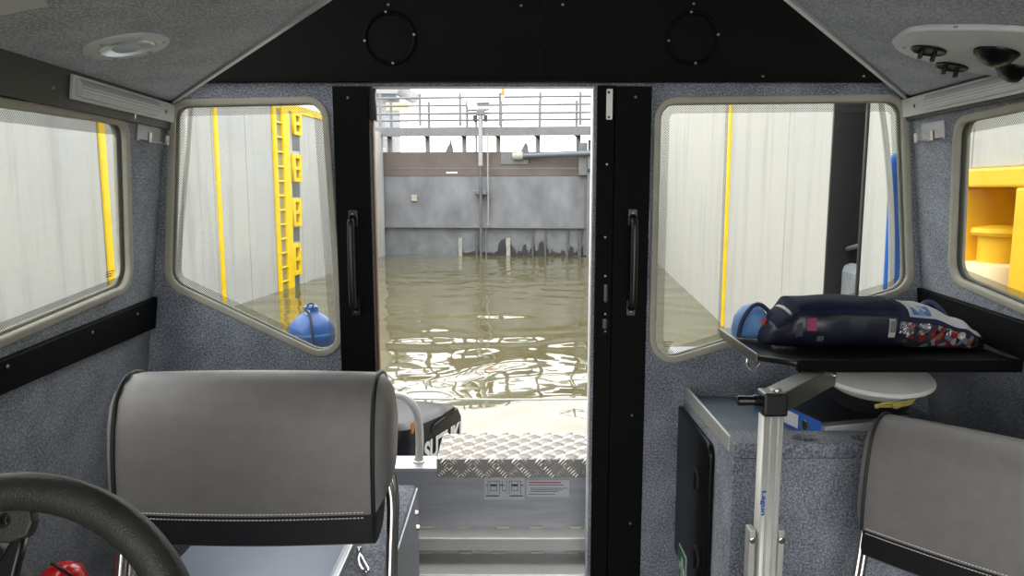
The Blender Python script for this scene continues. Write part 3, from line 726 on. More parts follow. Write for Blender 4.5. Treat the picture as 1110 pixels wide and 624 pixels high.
add('body', loft([[bagS(k/40, 2*math.pi*j/28) for j in range(28)] for k in range(41)]), NVD, tb, smooth=True)
def patch(s0, s1, a0, a1, off, ns=18, na=10):
    bm = bmesh.new(); V = [[bm.verts.new(bagS(s0+(s1-s0)*i/ns, math.radians(a0+(a1-a0)*j/na), off)) for j in range(na+1)] for i in range(ns+1)]
    for i in range(ns):
        for j in range(na): bm.faces.new((V[i][j], V[i+1][j], V[i+1][j+1], V[i][j+1]))
    geo = bmesh.ops.solidify(bm, geom=bm.faces[:], thickness=-.0008); return mesh_of(bm)
add('mesh_panel', patch(.03, .56, 30, 150, .003), MSH, tb, smooth=True)
add('binding', patch(.10, .57, 22, 32, .0045, 18, 3), NVY, tb, smooth=True)
add('binding', patch(.555, .585, -20, 150, .005, 3, 14), NVY, tb, smooth=True)
add('binding', patch(.58, .97, 10, 22, .0045, 18, 3), NVY, tb, smooth=True)
pp = add('paper_card', patch(.60, .95, 22, 130, .003), PAP, tb, smooth=True)
add('blue_print', patch(.615, .70, 28, 62, .0045, 5, 5), PPB, pp, smooth=True)
pc2 = add('photo_card', patch(.585, .93, -38, 9, .004), PHO, tb, smooth=True)
add('clear_pocket', patch(.55, .96, -44, 10, .0075), FILM, tb, smooth=True)
tg = add('care_tag', patch(.505, .535, -14, 14, .006, 3, 4), PAP, tb, smooth=True)
for k in range(5): add('tag_print', patch(.511+.0045*k, .513+.0045*k, -4, 10, .0075, 1, 3), TXB, tg)
a_c = bagS(.165, math.radians(8), .004)
add('pink_sticker', patch(.145, .185, -3, 14, .004, 4, 4), PNK, tb, smooth=True)
add('white_print', patch(.19, .22, -26, -12, .003, 3, 3), mat('grey_print', rgb(120, 124, 130), .5), tb, smooth=True)
add('white_print', patch(.1, .125, -14, 6, .003, 3, 3), mat('faint_print', rgb(84, 88, 100), .5), tb, smooth=True)
add('strap', tube(smoothpath([(1.09, 1.93, tz+.06), (1.10, 1.95, tz+.092), (1.12, 1.95, tz+.098), (1.14, 1.93, tz+.075), (1.15, 1.9, tz+.04)], 5), .009, 8), NVY, tb, smooth=True)
# light blue bundle at the left end
tl = thing('blue_pouch', 'light blue soft pouch at the left end of the navy bag', 'pouch', (.635, 1.96, tz))
def blob(rings): return loft([[Vector((x, cy+d*math.copysign(abs(math.cos(a))**.8, math.cos(a)), tz+.001+h*.5+h*.5*math.copysign(abs(math.sin(a))**.7, math.sin(a)))) for a in [2*math.pi*j/20 for j in range(20)]] for x, cy, d, h in rings])
add('body', blob([(.607, 1.99, .02, .03), (.613, 1.98, .04, .06), (.63, 1.97, .05, .085), (.65, 1.965, .05, .094), (.668, 1.96, .045, .085), (.69, 1.95, .035, .055)]), LBL, tl, smooth=True)
add('trim_band', tube(smoothpath([(.606, 1.94, tz+.008), (.612, 1.935, tz+.05), (.632, 1.93, tz+.088), (.655, 1.93, tz+.098), (.68, 1.93, tz+.08)], 5), .006, 8), NVY, tl, smooth=True)
add('red_badge', plate([rect(-.012, -.01, .012, .01)], .001), TXR, tl, align_z((.668, 1.908, tz+.055), (-.1, -1, .3)))

# ------------------------------------------------------------------ cap and binder on the locker
k1, k2 = PZ(843, 437, .973), PZ(889, 458, .973)
k1.z = k2.z = 0; bd = (k1-k2).normalized(); bl = .285; bw = Vector((bd.y, -bd.x, 0)); 
if bw.x < 0: bw = -bw
zb0, zb1 = lz-.0275, lz+.025
Mb = Matrix((bw, bd, Vector((0, 0, 1)))).transposed().to_4x4(); Mb.translation = Vector((k2.x, k2.y, zb0))
tbn = thing('lever_arch_binder', 'blue lever arch binder lying on the slate locker top', 'binder', (k2.x+.1, k2.y+.1, zb0))
hh = zb1-zb0
add('spine', box((0, 0, 0), (.004, bl, hh), Mb, .001), BND, tbn)
add('cover', box((.004, 0, hh-.003), (.27, bl, hh), Mb, .001), mat('binder_dark_cover', rgb(30, 33, 40), .3), tbn); add('cover', box((.004, 0, 0), (.27, bl, .003), Mb, .001), BND, tbn)
add('pages', box((.02, .006, .004), (.255, bl-.01, hh-.016), Mb, .001), PAP, tbn)
MS = Mb @ Matrix((( 0, 0, -1, 0), (-1, 0, 0, 0), (0, 1, 0, 0), (0, 0, 0, 1)))   # spine frame: x back along, y up, z outwards
add('finger_ring', lathe([(.0145, 0), (.0145, .002), (.012, .0025), (.0115, 0)], 24), STL, tbn, MS @ Matrix.Translation((-.055, hh/2, 0)), smooth=True)
add('finger_hole', lathe([(0, .0006), (.012, .0006), (.012, 0)], 24), RUB, tbn, MS @ Matrix.Translation((-.055, hh/2, .0002)))
add('spine_label', plate([rect(-.24, .008, -.085, hh-.008)], .0006), PAP, tbn, MS)

cc = PZ(952, 428, 1.05); cc = Vector((.932, 1.87, lz+.058))
Mc = Matrix.Translation(cc) @ Matrix.Rotation(math.radians(9), 4, 'X')
tc = thing('officer_cap', 'white topped peaked cap with black band and gold cord under the table', 'cap', cc)
add('band', lathe([(.085, 0), (.094, 0), (.096, .02), (.098, .042), (.09, .044)], 40), CAPB, tc, Mc, smooth=True)
add('crown', lathe([(.096, .036), (.118, .05), (.137, .063), (.142, .070), (.138, .076), (.11, .083), (.06, .086), (0, .087)], 48), CAPW, tc, Mc, smooth=True)
add('crown_piping', tube([Mc @ Vector((.1425*math.cos(2*math.pi*k/48), .1425*math.sin(2*math.pi*k/48), .069)) for k in range(48)], .002, 6, True), CAPW, tc, smooth=True)
def bandp(deg, z, off=.004): a = math.radians(deg); return Mc @ Vector(((.0965+off)*math.cos(a), (.0965+off)*math.sin(a), z))
for dz in (0, .008):
    add('cord', tube(smoothpath([bandp(-106, .026+dz*.3), bandp(-96, .027+dz), bandp(-80, .027+dz), bandp(-58, .025+dz), bandp(-34, .024+dz), bandp(-27, .03+dz), bandp(-25, .05, .012), bandp(-24, .064, .022)], 5), .0034, 8), GLD, tc, smooth=True)
add('cord_knot', lathe([(0, -.014), (.006, -.012), (.010, 0), (.006, .012), (0, .014)], 12), GLD, tc, align_z(bandp(-82, .031, .006), bandp(-74, .019)-bandp(-90, .02)), smooth=True)
add('cord_end', lathe([(0, -.006), (.006, -.003), (.006, .003), (0, .006)], 12), GLD, tc, align_z(bandp(-107, .026, .005), (1, 0, 0)), smooth=True)

# ------------------------------------------------------------------ aft deck outside the door
add('aft_deck', box((-1.15, YB+.06, -.06), (1.2, 3.55, 0.02), None, .004), ALG, label='aluminium after deck of the boat behind the cabin', cat='deck', kind='structure')
add('bulwark', box((-1.12, YB+.08, 0), (-.72, 3.5, .84), None, .02), ALG, label='aluminium side coaming below the blue round fender', cat='coaming', kind='structure')
add('bulwark', box((.75, YB+.08, 0), (1.12, 3.5, .8), None, .02), ALG, label='aluminium side coaming outside the right aft window', cat='coaming', kind='structure')
fy = 2.49; pzz = .62
ptl = PZ(474, 497, pzz); pbl = PZ(479, 470, pzz); y_f, y_b = ptl.y, pbl.y; x_l = ptl.x
t = thing('step_wall', 'welded aluminium step wall below the tread plate box', 'step', (0, y_f+.03, 0))
zl = PY(450, 507, y_f+.02).z
add('riser_plate', box((-.66, y_f+.015, .02), (.7, y_f+.03, zl), None, .002), ALG, t)
add('top_rail', box((-.66, y_f-.002, zl-.006), (x_l, y_f+.12, zl+.008), None, .003), ALU, t)
for (ya, yb_, prot) in ((571, 597, .075), (611, 640, .15)):
    yf2 = y_f+.015-prot; z1 = PY(540, ya+12, yf2).z; z0 = PY(540, yb_, yf2).z
    tr = add('tread', box((-.66, yf2, z0), (.7, y_f+.02, z1), None, .004), ANO, t)
    for k in range(6):
        x = -.32+.13*k+random.uniform(-.01, .01)
        add('weld_bead', tube([(x+.006*j, y_f+.012+.002*(j % 2), z1+.004) for j in range(9)], .006, 6), ANO, tr, smooth=True)
# tread plate box
t = thing('tread_box', 'bright chequer plate step box outside the door', 'step', (.1, (y_f+y_b)/2, zl))
zlip = PY(560, 517, y_f).z
PLT = mat('bright_tread_plate', rgb(150, 149, 146), .4, .7, .06); PLB = mat('polished_tread_bars', rgb(215, 212, 206), .25, .8, .06)
add('top', box((x_l, y_f, pzz-.006), (.62, y_b, pzz), None, .002), PLT, t)
add('front_lip', box((x_l, y_f-.003, zlip), (.62, y_f+.004, pzz), None, .002), PLT, t)
add('side_lip', box((x_l-.003, y_f, zlip), (x_l+.003, y_b, pzz), None, .002), PLT, t)
bmT, bmF = bmesh.new(), bmesh.new(); cell = .041
def bars(bm, M, nu, nv, w, h):
    for i in range(nu):
        for j in range(nv):
            sg_ = 1 if (i+j) % 2 else -1
            for k in range(5):
                o_ = (k-2)*cell*.235; c_ = Vector(((i+.5)*cell, (j+.5)*cell, 0)); dv = Vector((1, sg_, 0)).normalized(); pv = Vector((-dv.y, dv.x, 0))
                l2 = cell*(.60-.07*abs(k-2)); cp = c_+pv*o_
                if not (0.004 < cp.x < w-.004 and .004 < cp.y < h-.004): continue
                Mb_ = M @ Matrix.Translation(cp) @ Matrix.Rotation(math.atan2(dv.y, dv.x), 4, 'Z')
                vs2 = [bm.verts.new(Mb_ @ Vector(q)) for q in ((-l2, 0, 0), (0, -.0034, 0), (l2, 0, 0), (0, .0034, 0), (-l2*.5, 0, .004), (l2*.5, 0, .004))]
                for f in ((0, 1, 4), (4, 1, 5), (1, 2, 5), (2, 3, 5), (5, 3, 4), (3, 0, 4)): bm.faces.new([vs2[q] for q in f])
nu = int((.62-x_l)/cell)
bars(bmT, Matrix.Translation((x_l, y_f, pzz)), nu, 7, .62-x_l, y_b-y_f)
bars(bmF, Matrix.Translation((x_l, y_f-.003, zlip)) @ Matrix.Rotation(math.pi/2, 4, 'X'), nu, 2, .62-x_l, pzz-zlip)
add('tread_bars', mesh_of(bmT), PLB, t, kind='stuff'); add('lip_bars', mesh_of(bmF), PLB, t, kind='stuff')
# stickers on the riser
SF = Frame((0, y_f+.015, 0), (1, 0, 0), (0, 0, 1))
def rq(x0, y0, x1, y1): a = SF.uv(x0, y0); b = SF.uv(x1, y1); return a[0], b[1], b[0], a[1]
s1 = rq(525, 517.5, 568.5, 541); t = thing('diagram_sticker', 'silver sticker with line drawings of two boat plans below the tread box', 'sticker', SF.p(s1[0], s1[1], 0))
add('plate', plate([rpoly(rect(*s1), .002)], .0012), STK, t, SF.M())
bm = bmesh.new()
def ln2(x0, y0, x1, y1, w=.55):
    a = rq(min(x0, x1)-(w/2 if x0 == x1 else 0), min(y0, y1)-(w/2 if y0 == y1 else 0), max(x0, x1)+(w/2 if x0 == x1 else 0), max(y0, y1)+(w/2 if y0 == y1 else 0))
    bbox(bm, (a[0], a[1], 0), (a[2], a[3], .0004), SF.M(.0012))
for dx in (0, 23):
    ln2(529+dx, 521, 529+dx, 535); ln2(541.5+dx, 521, 541.5+dx, 535); ln2(529+dx, 521, 541.5+dx, 521); ln2(531.5+dx, 522, 531.5+dx, 531.5); ln2(538.5+dx, 522, 538.5+dx, 531.5); ln2(531.5+dx, 531.5, 538.5+dx, 531.5)
    ln2(532+dx, 525.5, 538+dx, 525.5, 2.2)
ln2(544.5, 521, 544.5, 531.5); ln2(549, 521, 549, 531.5); ln2(544.5, 531.5, 549, 531.5); ln2(527, 525.5, 529, 525.5, 1); ln2(541, 525.5, 547, 525.5, 1); ln2(564, 525.5, 567.5, 525.5, 1)
ln2(526.5, 537, 541, 537, 1.2); ln2(552.5, 537, 567, 537, 1.2)
add('drawing', mesh_of(bm), TXB, t)
s2 = rq(571, 520.5, 617, 538); t = thing('notice_sticker', 'silver notice sticker with red heading and small print below the tread box', 'sticker', SF.p(s2[0], s2[1], 0))
add('plate', plate([rpoly(rect(*s2), .002)], .0012), STK, t, SF.M())
bm = bmesh.new(); x = 573.5
while x < 608: w = random.uniform(.8, 1.8); ln2(x, 522.6, min(x+w, 608), 522.6, 1.5); x += w+.25
add('heading', mesh_of(bm), TXR, t); bm = bmesh.new()
for y, xa, xb in ((525.4, 573, 611), (528.8, 575, 615), (530.6, 575, 610), (532.4, 575, 605), (535.4, 573, 602)):
    x = xa
    while x < xb: w = random.uniform(.8, 3); ln2(x, y, min(x+w, xb), y, .75); x += w+.5
add('small_print', mesh_of(bm), TXB, t)
# grab rail
yr_ = y_f+.06; b0 = PY(453, 503, yr_); 
t = thing('grab_rail', 'bent grey tube grab rail beside the tread box', 'rail', (b0.x, yr_, zl))
pts = [PY(454, 507, yr_), PY(455, 480, yr_), PY(453.5, 456, yr_), PY(449, 441, yr_), PY(440, 431.5, yr_), PY(428, 428, yr_), PY(405, 427, yr_)]
add('tube', tube(smoothpath(pts, 6), .0145, 14), ANO, t, smooth=True)
add('foot', lathe([(0, 0), (.022, 0), (.022, .006), (.016, .009), (.0145, .02)], 20), ANO, t, Matrix.Translation((PY(454, 506, yr_).x, yr_, zl+.006)), smooth=True)

# ------------------------------------------------------------------ outboard motor
oN = PY(440, 462, 2.86); oF = PY(503, 437, 3.46); od = Vector((oF.x-oN.x, oF.y-oN.y, 0)); ol = od.length; od.normalize()
oM = Matrix((Vector((od.y, -od.x, 0)), od, Vector((0, 0, 1)))).transposed().to_4x4(); oM.translation = Vector((oN.x, oN.y, 0))
zn, zf = oN.z, oF.z
to = thing('outboard_motor', 'black outboard motor cowl with white lettering behind the grab rail', 'motor', (oN.x-.1, oN.y+.25, -.2))
OW = .36
def cring(k, e):
    # k 0..1 bottom to top, e edge inset
    out = []
    for a, b in rpoly([(-OW+e, e*.6), (-e, e*.6+.0), (-e*1.0, ol-e*.8), (-OW+e, ol-e*.8)], .05, 5):
        zt_ = zn+(zf-zn)*max(0, min(1, b/ol)); out.append(oM @ Vector((a, b, .12+(zt_-.12)*k)))
    return out
COWL = mat('cowl_black', rgb(28, 29, 34), .38, 0, .08, spec=.25)
add('cowl', loft([cring(0, .05), cring(.25, .012), cring(.5, .0), cring(.86, .0), cring(.95, .012), cring(.99, .04), cring(1.0, .07)]), COWL, to, smooth=True)
add('lower_unit', box((-OW+.1, .1, -.8), (-.1, ol-.15, .14), oM, .03), BPL, to)
OF = Frame(oM @ Vector((0, 0, 0)), od, (0, 0, 1))          # starboard face of the cowl
q0 = OF.uv(459, 502); q1 = OF.uv(500, 474)
tx = text_mesh('SUZUKI', .12, .001, .004); xs_ = [v_.co.x for v_ in tx.vertices]; sc_ = (q1[0]-q0[0]-.01)/(max(xs_)-min(xs_))
add('lettering', tx, TXW, to, OF.M(.004, q0[0], q0[1]) @ Matrix.Rotation(math.atan2(q1[1]-q0[1], q1[0]-q0[0]), 4, 'Z') @ Matrix.Diagonal((sc_, 1, 1, 1)))
hr = OF.uvs([(478, 449), (493, 440), (491, 449), (484, 451)])
add('handle_recess', plate([rpoly(hr, .008)], .003, .001), GPL, to, OF.M(.001))
hr = OF.uvs([(466, 470), (470, 460), (482, 451), (489, 450), (484, 459), (474, 467)])
add('grip_scoop', plate([rpoly(hr, .02)], .004, .0015), COWL, to, OF.M(.001), smooth=True)
u, v = OF.uv(445, 464)
add('emblem', lathe([(0, .004), (.016, .003), (.018, 0)], 20), mat('amber_emblem', rgb(190, 120, 40), .3), to, OF.M(.003, u+.01, v) @ Matrix.Diagonal((.9, 1.5, 1, 1)))
# aft rail behind the motor
ra = 3.62
t = thing('stern_rail', 'thin steel stern rail with a loop above the motor', 'rail', (0, ra, 0))
add('bar', tube([PY(440, 432, ra), PY(540, 433, ra), PY(760, 431.5, ra)], .005, 8), ANO, t)
add('loop', tube(smoothpath([PY(436, 436, ra), PY(441, 426, ra), PY(452, 424, ra), PY(475, 424, ra-.1), PY(489, 428, ra-.2), PY(493, 432, ra-.25)], 6), .006, 8), ANO, t, smooth=True)
for x in (446, 760): add('stanchion', tube([PY(x, 432, ra), Vector((PY(x, 432, ra).x, ra, 0))], .012, 10), ANO, t)
add('stern_platform', box((-1.1, 3.0, -.18), (1.1, 3.75, -.02), None, .01), ALG, label='low aluminium stern platform at the waterline', cat='platform', kind='structure')

# ------------------------------------------------------------------ fenders and outside poles
fc = PY(338, 362, 3.0); fr_ = .094
t = thing('ball_fender', 'round blue boat fender with rope outside the left aft window', 'fender', (fc.x, fc.y, fc.z-fr_))
add('body', lathe([(0, -fr_*1.25), (fr_*.4, -fr_*1.2), (fr_*.8, -fr_*.85), (fr_, -fr_*.35), (fr_, .0), (fr_*.985, .2*fr_), (fr_*.9, .45*fr_), (fr_*.72, .7*fr_), (fr_*.5, .87*fr_), (fr_*.36, .96*fr_), (fr_*.32, 1.05*fr_), (fr_*.32, 1.22*fr_), (fr_*.25, 1.28*fr_), (0, 1.3*fr_)], 36), BLU, t, Matrix.Translation(fc), smooth=True)
add('seam_ring', lathe([(fr_*1.0, .012), (fr_*1.012, .008), (fr_*1.0, .004)], 36), LBL, t, Matrix.Translation(fc), smooth=True)
add('rope', tube(smoothpath([fc+Vector((-.01, -.034, 1.1*fr_)), fc+Vector((.01, -.052, .9*fr_)), fc+Vector((.024, -.088, .35*fr_)), fc+Vector((.034, -.094, -.2*fr_)), fc+Vector((.036, -.082, -.7*fr_))], 5), .0055, 8), ROP, t, smooth=True)
add('eye_plug', lathe([(0, .004), (.010, .004), (.011, 0)], 14), WHP, t, align_z(fc+Vector((-.006, -.031, 1.02*fr_)), (0, -1, .2)))
add('rope_loop', tube(smoothpath([fc+Vector((-.012, -.03, 1.06*fr_)), fc+Vector((-.005, -.02, 1.34*fr_)), fc+Vector((.012, -.01, 1.36*fr_)), fc+Vector((.014, -.03, 1.2*fr_))], 4), .004, 8), ROP, t, smooth=True)

def pole(lab, pts, Y, r, foot):
    P = [PY(x, y, Y) for x, y in pts]; b = P[-1].copy()
    t = thing('outside_pole', lab, 'pole', (b.x, b.y, foot), group='poles outside the aft windows')
    add('tube', tube(smoothpath(P, 5)+[Vector((b.x, b.y, foot))], r, 14), ANO, t, smooth=True)
    add('base_flange', lathe([(0, 0), (r*2, 0), (r*2, .006), (r, .012)], 18), ANO, t, Matrix.Translation((b.x, b.y, foot)))
pole('bright metal pole outside the left aft window', [(210, 60), (205, 115), (201, 170), (195, 240), (191, 300), (188, 340)], 2.42, .0135, .02)
pole('bright metal pole beside the blue foam tube outside the right aft window', [(948, 60), (955, 112), (961, 160), (966, 230), (966, 300), (962, 345)], 2.42, .0095, .02)
P = [PY(971.5, 172, 2.45), PY(970, 230, 2.45), PY(966, 306, 2.45), PY(964, 330, 2.45)]
t = thing('foam_tube', 'bright blue foam tube upright outside the right aft window', 'tube', P[-1])
bm = bmesh.new(); pts = smoothpath(P, 5); rr_ = [.024]*len(pts); pts = [pts[0]+Vector((0, 0, .018)), pts[0]+Vector((0, 0, .012))]+pts; rr_ = [.006, .015]+rr_
tube_bm(bm, pts, rr_, 16); add('sleeve', mesh_of(bm), BL2, t, smooth=True)
add('strap', lathe([(.0242, 0), (.0252, .004), (.0252, .016), (.0242, .02)], 16), BND, t, Matrix.Translation(PY(971, 205, 2.45)))
b = P[-1]; add('core_pole', tube([b, Vector((b.x, b.y, .02))], .01, 10), ANO, t)

# ------------------------------------------------------------------ lock walls
def lock_wall(fr, cuts, ztop, lab, m, left, holes=()):
    """cuts: positions along the wall where panels meet; each panel its own piece"""
    t = thing('lock_wall', lab, 'wall', fr.p((cuts[0]+cuts[-1])/2, 0, 0), kind='structure')
    cuts = sorted(cuts)
    for a, b in zip(cuts, cuts[1:]):
        if any(abs((a+b)/2-(h[0]+h[1])/2) < .05 for h in holes): continue
        add('concrete_panel', box((a+.008, -1.2, -.6), (b-.008, ztop, 0), None, .012), m, t, fr.M())
    add('backing', box((cuts[0], -1.2, -1.2), (cuts[-1], ztop-.02, -.62), None, 0), m, t, fr.M())
    return t
lu = lambda x, y=300: LW.uv(x, y)[0]
ru = lambda x, y=250: RW.uv(x, y)[0]
zl_top = LW.uv(335, 121)[1]
uA = [lu(112, 230), lu(238, 230), lu(273, 230), lu(303, 230)]
lcuts = [-6, uA[0], lu(175), lu(237.5), lu(273), lu(306), lu(330), lu(350), 20.4]
wl_ = lock_wall(LW, lcuts, zl_top, 'pale concrete lock wall beyond the left windows', CON, True)
for x in (115, 237.5):
    u = lu(x, 230); add('yellow_strip', box((u-.045, -.4, -.005), (u+.045, zl_top-.01, .03), None, .004), YEL, wl_, LW.M())
add('coping', box((-6, zl_top-.10, -.5), (17.3, zl_top+.05, .02), None, .01), YEL, wl_, LW.M())
rz = 4.3
u_sl0, u_sl1 = sorted((ru(900, 200), ru(937, 200)))
u_n0, u_n1 = sorted((RW.uv(1047, 250)[0], RW.uv(1103, 250)[0]))
rcuts = sorted([-20.4, ru(716), ru(742), ru(786), ru(850), u_sl0, u_sl1, ru(1000), u_n0, u_n1, u_n1+1.3, 4])
wr_ = lock_wall(RW, rcuts, rz, 'pale concrete lock wall beyond the right windows', COR, False, holes=[(u_sl0, u_sl1), (u_n0, u_n1)])
u = ru(789, 230); add('yellow_strip', box((u-.05, -.4, -.005), (u+.05, rz, .03), None, .004), YEL, wr_, RW.M())
u = ru(784.5, 230); add('grey_joint_strip', box((u-.10, -.4, -.005), (u+.09, rz, .006), None, .003), mat('joint_grout', rgb(140, 138, 130), .9, 0, .2), wr_, RW.M())
# dark slot
t = thing('wall_slot', 'tall black steel lined slot in the right lock wall', 'slot', RW.p((u_sl0+u_sl1)/2, 0, -.1))
add('back_plate', box((u_sl0, -.6, -.3), (u_sl1, rz, -.22), None, .004), DKS, t, RW.M())
add('side_plate', box((u_sl0, -.6, -.3), (u_sl0+.03, rz, .01), None, .004), DKS, t, RW.M()); add('side_plate', box((u_sl1-.03, -.6, -.3), (u_sl1, rz, .01), None, .004), DKS, t, RW.M())
v = RW.uv(910, 288)[1]; add('lower_block', box((u_sl0+.02, -.6, -.24), (u_sl1-.02, v, -.1), None, .06), mat('worn_grey_rubber', rgb(120, 124, 128), .8, 0, .2, 6), t, RW.M())
v = RW.uv(910, 258)[1]; add('cross_bar', tube([RW.p(u_sl0+.02, v-.1, -.15), RW.p(u_sl1-.02, v+.02, -.15)], .02, 8), GST, t)
# floating bollard recess
vt0 = RW.uv(1075, 182)[1]; vr = RW.uv(1075, 203)[1]
t = thing('floating_bollard', 'yellow floating bollard in its recess outside the right side window', 'bollard', RW.p((u_n0+u_n1)/2, 0, 0))
add('lintel', box((u_n0-.2, vr, -.3), (u_n1+1.2, vt0, .025), None, .012), YEO, t, RW.M())
um0, um1 = u_n0, u_n1
add('side_frame', box((um0-.25, -.5, -.45), (um0, vr, .025), None, .012), YEO, t, RW.M()); add('side_frame', box((um1, -.5, -.45), (um1+.3, vr, .025), None, .012), YEO, t, RW.M())
add('recess_back', box((um0-.02, -.5, -.5), (um1+.02, vr+.05, -.45), None, 0), YEO, t, RW.M())
a = RW.uv(1089, 250, -.14); w_ = (u_n1-u_n0)*.25; vcap0 = RW.uv(1083, 256, -.12)[1]; vcap1 = RW.uv(1083, 247, -.12)[1]; vfl = RW.uv(1083, 284, -.12)[1]
Mq = RW.M(-.14, a[0], 0) @ Matrix.Rotation(-math.pi/2, 4, 'X')
add('post', lathe([(0, vfl-.02), (w_, vfl-.02), (w_, vcap0), (w_*1.25, vcap0+.005), (w_*1.32, (vcap0+vcap1)/2), (w_*1.25, vcap1), (w_*.6, vcap1+.012), (0, vcap1+.014)], 32), YEO, t, Mq, smooth=True)
add('float_drum', lathe([(0, vfl-.5), (w_*2.1, vfl-.5), (w_*2.1, vfl-.06), (w_*1.9, vfl-.01), (w_*1.2, vfl+.0), (0, vfl)], 32), mat('pale_float', rgb(236, 214, 170), .6, 0, .15, 6), t, Mq, smooth=True)
add('concrete_above', box((u_n0, vt0, -.6), (u_n1, rz, 0), None, .01), COR, wr_, RW.M())

# ladder on the left wall
ul = LW.uv(312, 200)[0]
t = thing('lock_ladder', 'yellow steel ladder with hand holds up the left lock wall', 'ladder', LW.p(ul, 0, .1))
ua = LW.uv(298, 200)[0]; ub = LW.uv(306, 200)[0]; uc = LW.uv(312.5, 200)[0]
add('stile', box((ua-.05, -.6, .001), (ua+.07, zl_top-.05, .05), None, .008), YEL, t, LW.M())
add('stile', box((ub, -.6, .001), (uc, zl_top-.02, .06), None, .01), YEL, t, LW.M())
add('channel', box((ua, -.6, .001), (ub, zl_top-.1, .012), None, .004), mat('ladder_recess', rgb(150, 140, 110), .8, 0, .2), t, LW.M())
k = 0; v = -.1
while v < zl_top-.15:
    add('rung', tube([LW.p(ua, v, .035), LW.p(ub+.02, v, .035)], .018, 8), YEL, t); v += .255
for y0, y1 in ((120, 147), (167, 197), (215, 245), (265, 297)):
    a = LW.uv(314.5, y0); b = LW.uv(322, y1); va, vb = b[1], a[1]; u0_, u1_ = a[0]+.02, LW.uv(324, (y0+y1)/2)[0]
    add('hand_hold', plate([rect(u0_, va, u1_, vb), rect(u0_+.1, va+.07, u1_-.09, (va+vb)/2-.03), rect(u0_+.1, (va+vb)/2+.03, u1_-.09, vb-.07)], .06, .006), YEL, t, LW.M(0))
    add('hold_recess', plate([rect(u0_+.09, va+.06, u1_-.08, vb-.06)], .01), mat('niche_grey', rgb(120, 116, 100), .9), t, LW.M(.001))
    add('lower_plate', plate([rect(u0_+.03, va-.28, u1_-.03, va-.03)], .012, .002), GST, t, LW.M(0))

# ------------------------------------------------------------------ lock gate
gu = lambda x, y: G.uv(x, y)
def gbox(x0, y0, x1, y1, w0, w1, bev=.004, wp=0):
    a = G.uv(x0, y0, wp); b = G.uv(x1, y1, wp); return box((min(a[0], b[0]), min(a[1], b[1]), w0), (max(a[0], b[0]), max(a[1], b[1]), w1), None, bev)
GM = G.M()
t = thing('lock_gate', 'tall grey steel lock gate with brown top band behind the water', 'gate', G.p(gu(525, 277)[0], 0, 0))
add('main_plate', gbox(409, 190, 698, 247, -.25, 0), GTB, t, GM)
add('upper_band', gbox(409, 165, 698, 190.3, -.25, .015), GTR, t, GM)
add('lower_plate', gbox(409, 246, 698, 330, -.25, -.03), GTW, t, GM)
add('ledge', gbox(413, 245.5, 634, 247.5, -.03, .10), GST, t, GM)
add('band_seam', gbox(412, 182.3, 636, 183, .01, .022, 0), GST, t, GM)
for x in (415, 517, 527, 577.5, 591, 615, 628): add('rib', gbox(x-.9 if x not in (517, 628) else x-1.6, 247, x+.9 if x not in (517, 628) else x+1.6, 300, -.03, .03, .002), DRK if x > 570 or x == 517 else GTW, t, GM)
bm = bmesh.new()
x = 497
while x < 634:
    a = G.uv(x, 277); h = abs(noise.noise((x*.13, 2.3, .4)))*.75*(1 if x > 540 else .35)+.05
    vs3 = [bm.verts.new(GM @ Vector((a[0]+o_, v_, -.028))) for o_, v_ in ((-.06, -.3), (.06, -.3), (.03, h), (-.02, h*.8))]; bm.faces.new(vs3); x += 1.9
bmesh.ops.solidify(bm, geom=bm.faces[:], thickness=.004)
add('wet_marks', mesh_of(bm), DRK, t, kind='stuff')
for x in (499, 551): add('draught_board', gbox(x-2.2, 258, x+2.2, 290, -.03, .02), mat('draught_white', rgb(150, 150, 146), .7, 0, .2, 8), t, GM)
add('bolted_block', gbox(446, 211, 452.5, 218, 0, .06, .01), mat('block_pale', rgb(160, 158, 146), .8, 0, .2), t, GM)
add('edge_frame', gbox(633.5, 190, 637, 277, -.01, .05), GST, t, GM)
add('gate_number', gbox(484, 186.2, 496, 187.8, .014, .018, 0), TXW, t, GM)
for x in (487, 569):
    pts = [gu(x-5, 165), gu(x+4, 165), gu(x+3, 158), gu(x+1.5, 155), gu(x+1.2, 148), gu(x, 155), gu(x-3, 160)]
    add('lifting_fin', plate([pts], .05), GST, t, G.M(-.12))
add('arm_plate', gbox(543, 165, 573, 178, .014, .04), GST, t, GM)
# footbridge
t = thing('footbridge', 'grey steel footbridge carried on posts over the lock gate', 'bridge', G.p(gu(525, 165)[0], gu(525, 165)[1], 0))
add('deck', gbox(401, 140, 698, 144.5, -.6, .25), GST, t, GM); add('fascia', gbox(401, 139.3, 698, 147, .25, .28), GST, t, GM)
for x in (422, 463, 503, 540, 583, 627): 
    add('support_post', gbox(x-2.2, 146, x+2.2, 166, -.14, .0), mat('post_brownish', rgb(120, 114, 112), .7), t, GM)
    add('gusset', plate([[gu(x-6, 146), gu(x+2, 146), gu(x+2, 152)]], .02), DKS, t, G.M(.0))
def railing(lab, ys, posts, w, x0, x1):
    t = thing('railing', lab, 'railing', G.p(gu(525, 145)[0], gu(525, 145)[1], w), group='footbridge railings')
    for y in ys: a = G.uv(x0, y); b = G.uv(x1, y); add('bar', tube([G.p(a[0], a[1], w), G.p(b[0], a[1], w)], .03, 8), GST, t)
    a_top = G.uv(0, ys[0])[1]; a_bot = G.uv(0, 141)[1]
    for x in posts: u = G.uv(x, 120)[0]; add('post', box((u-.034, a_bot, w-.02), (u+.034, a_top, w+.02), None, .003), GST, t, GM)
railing('steel railing along the near side of the footbridge', (107.7, 124.7), (414, 457, 500, 543, 586, 629, 672), .2, 401, 698)
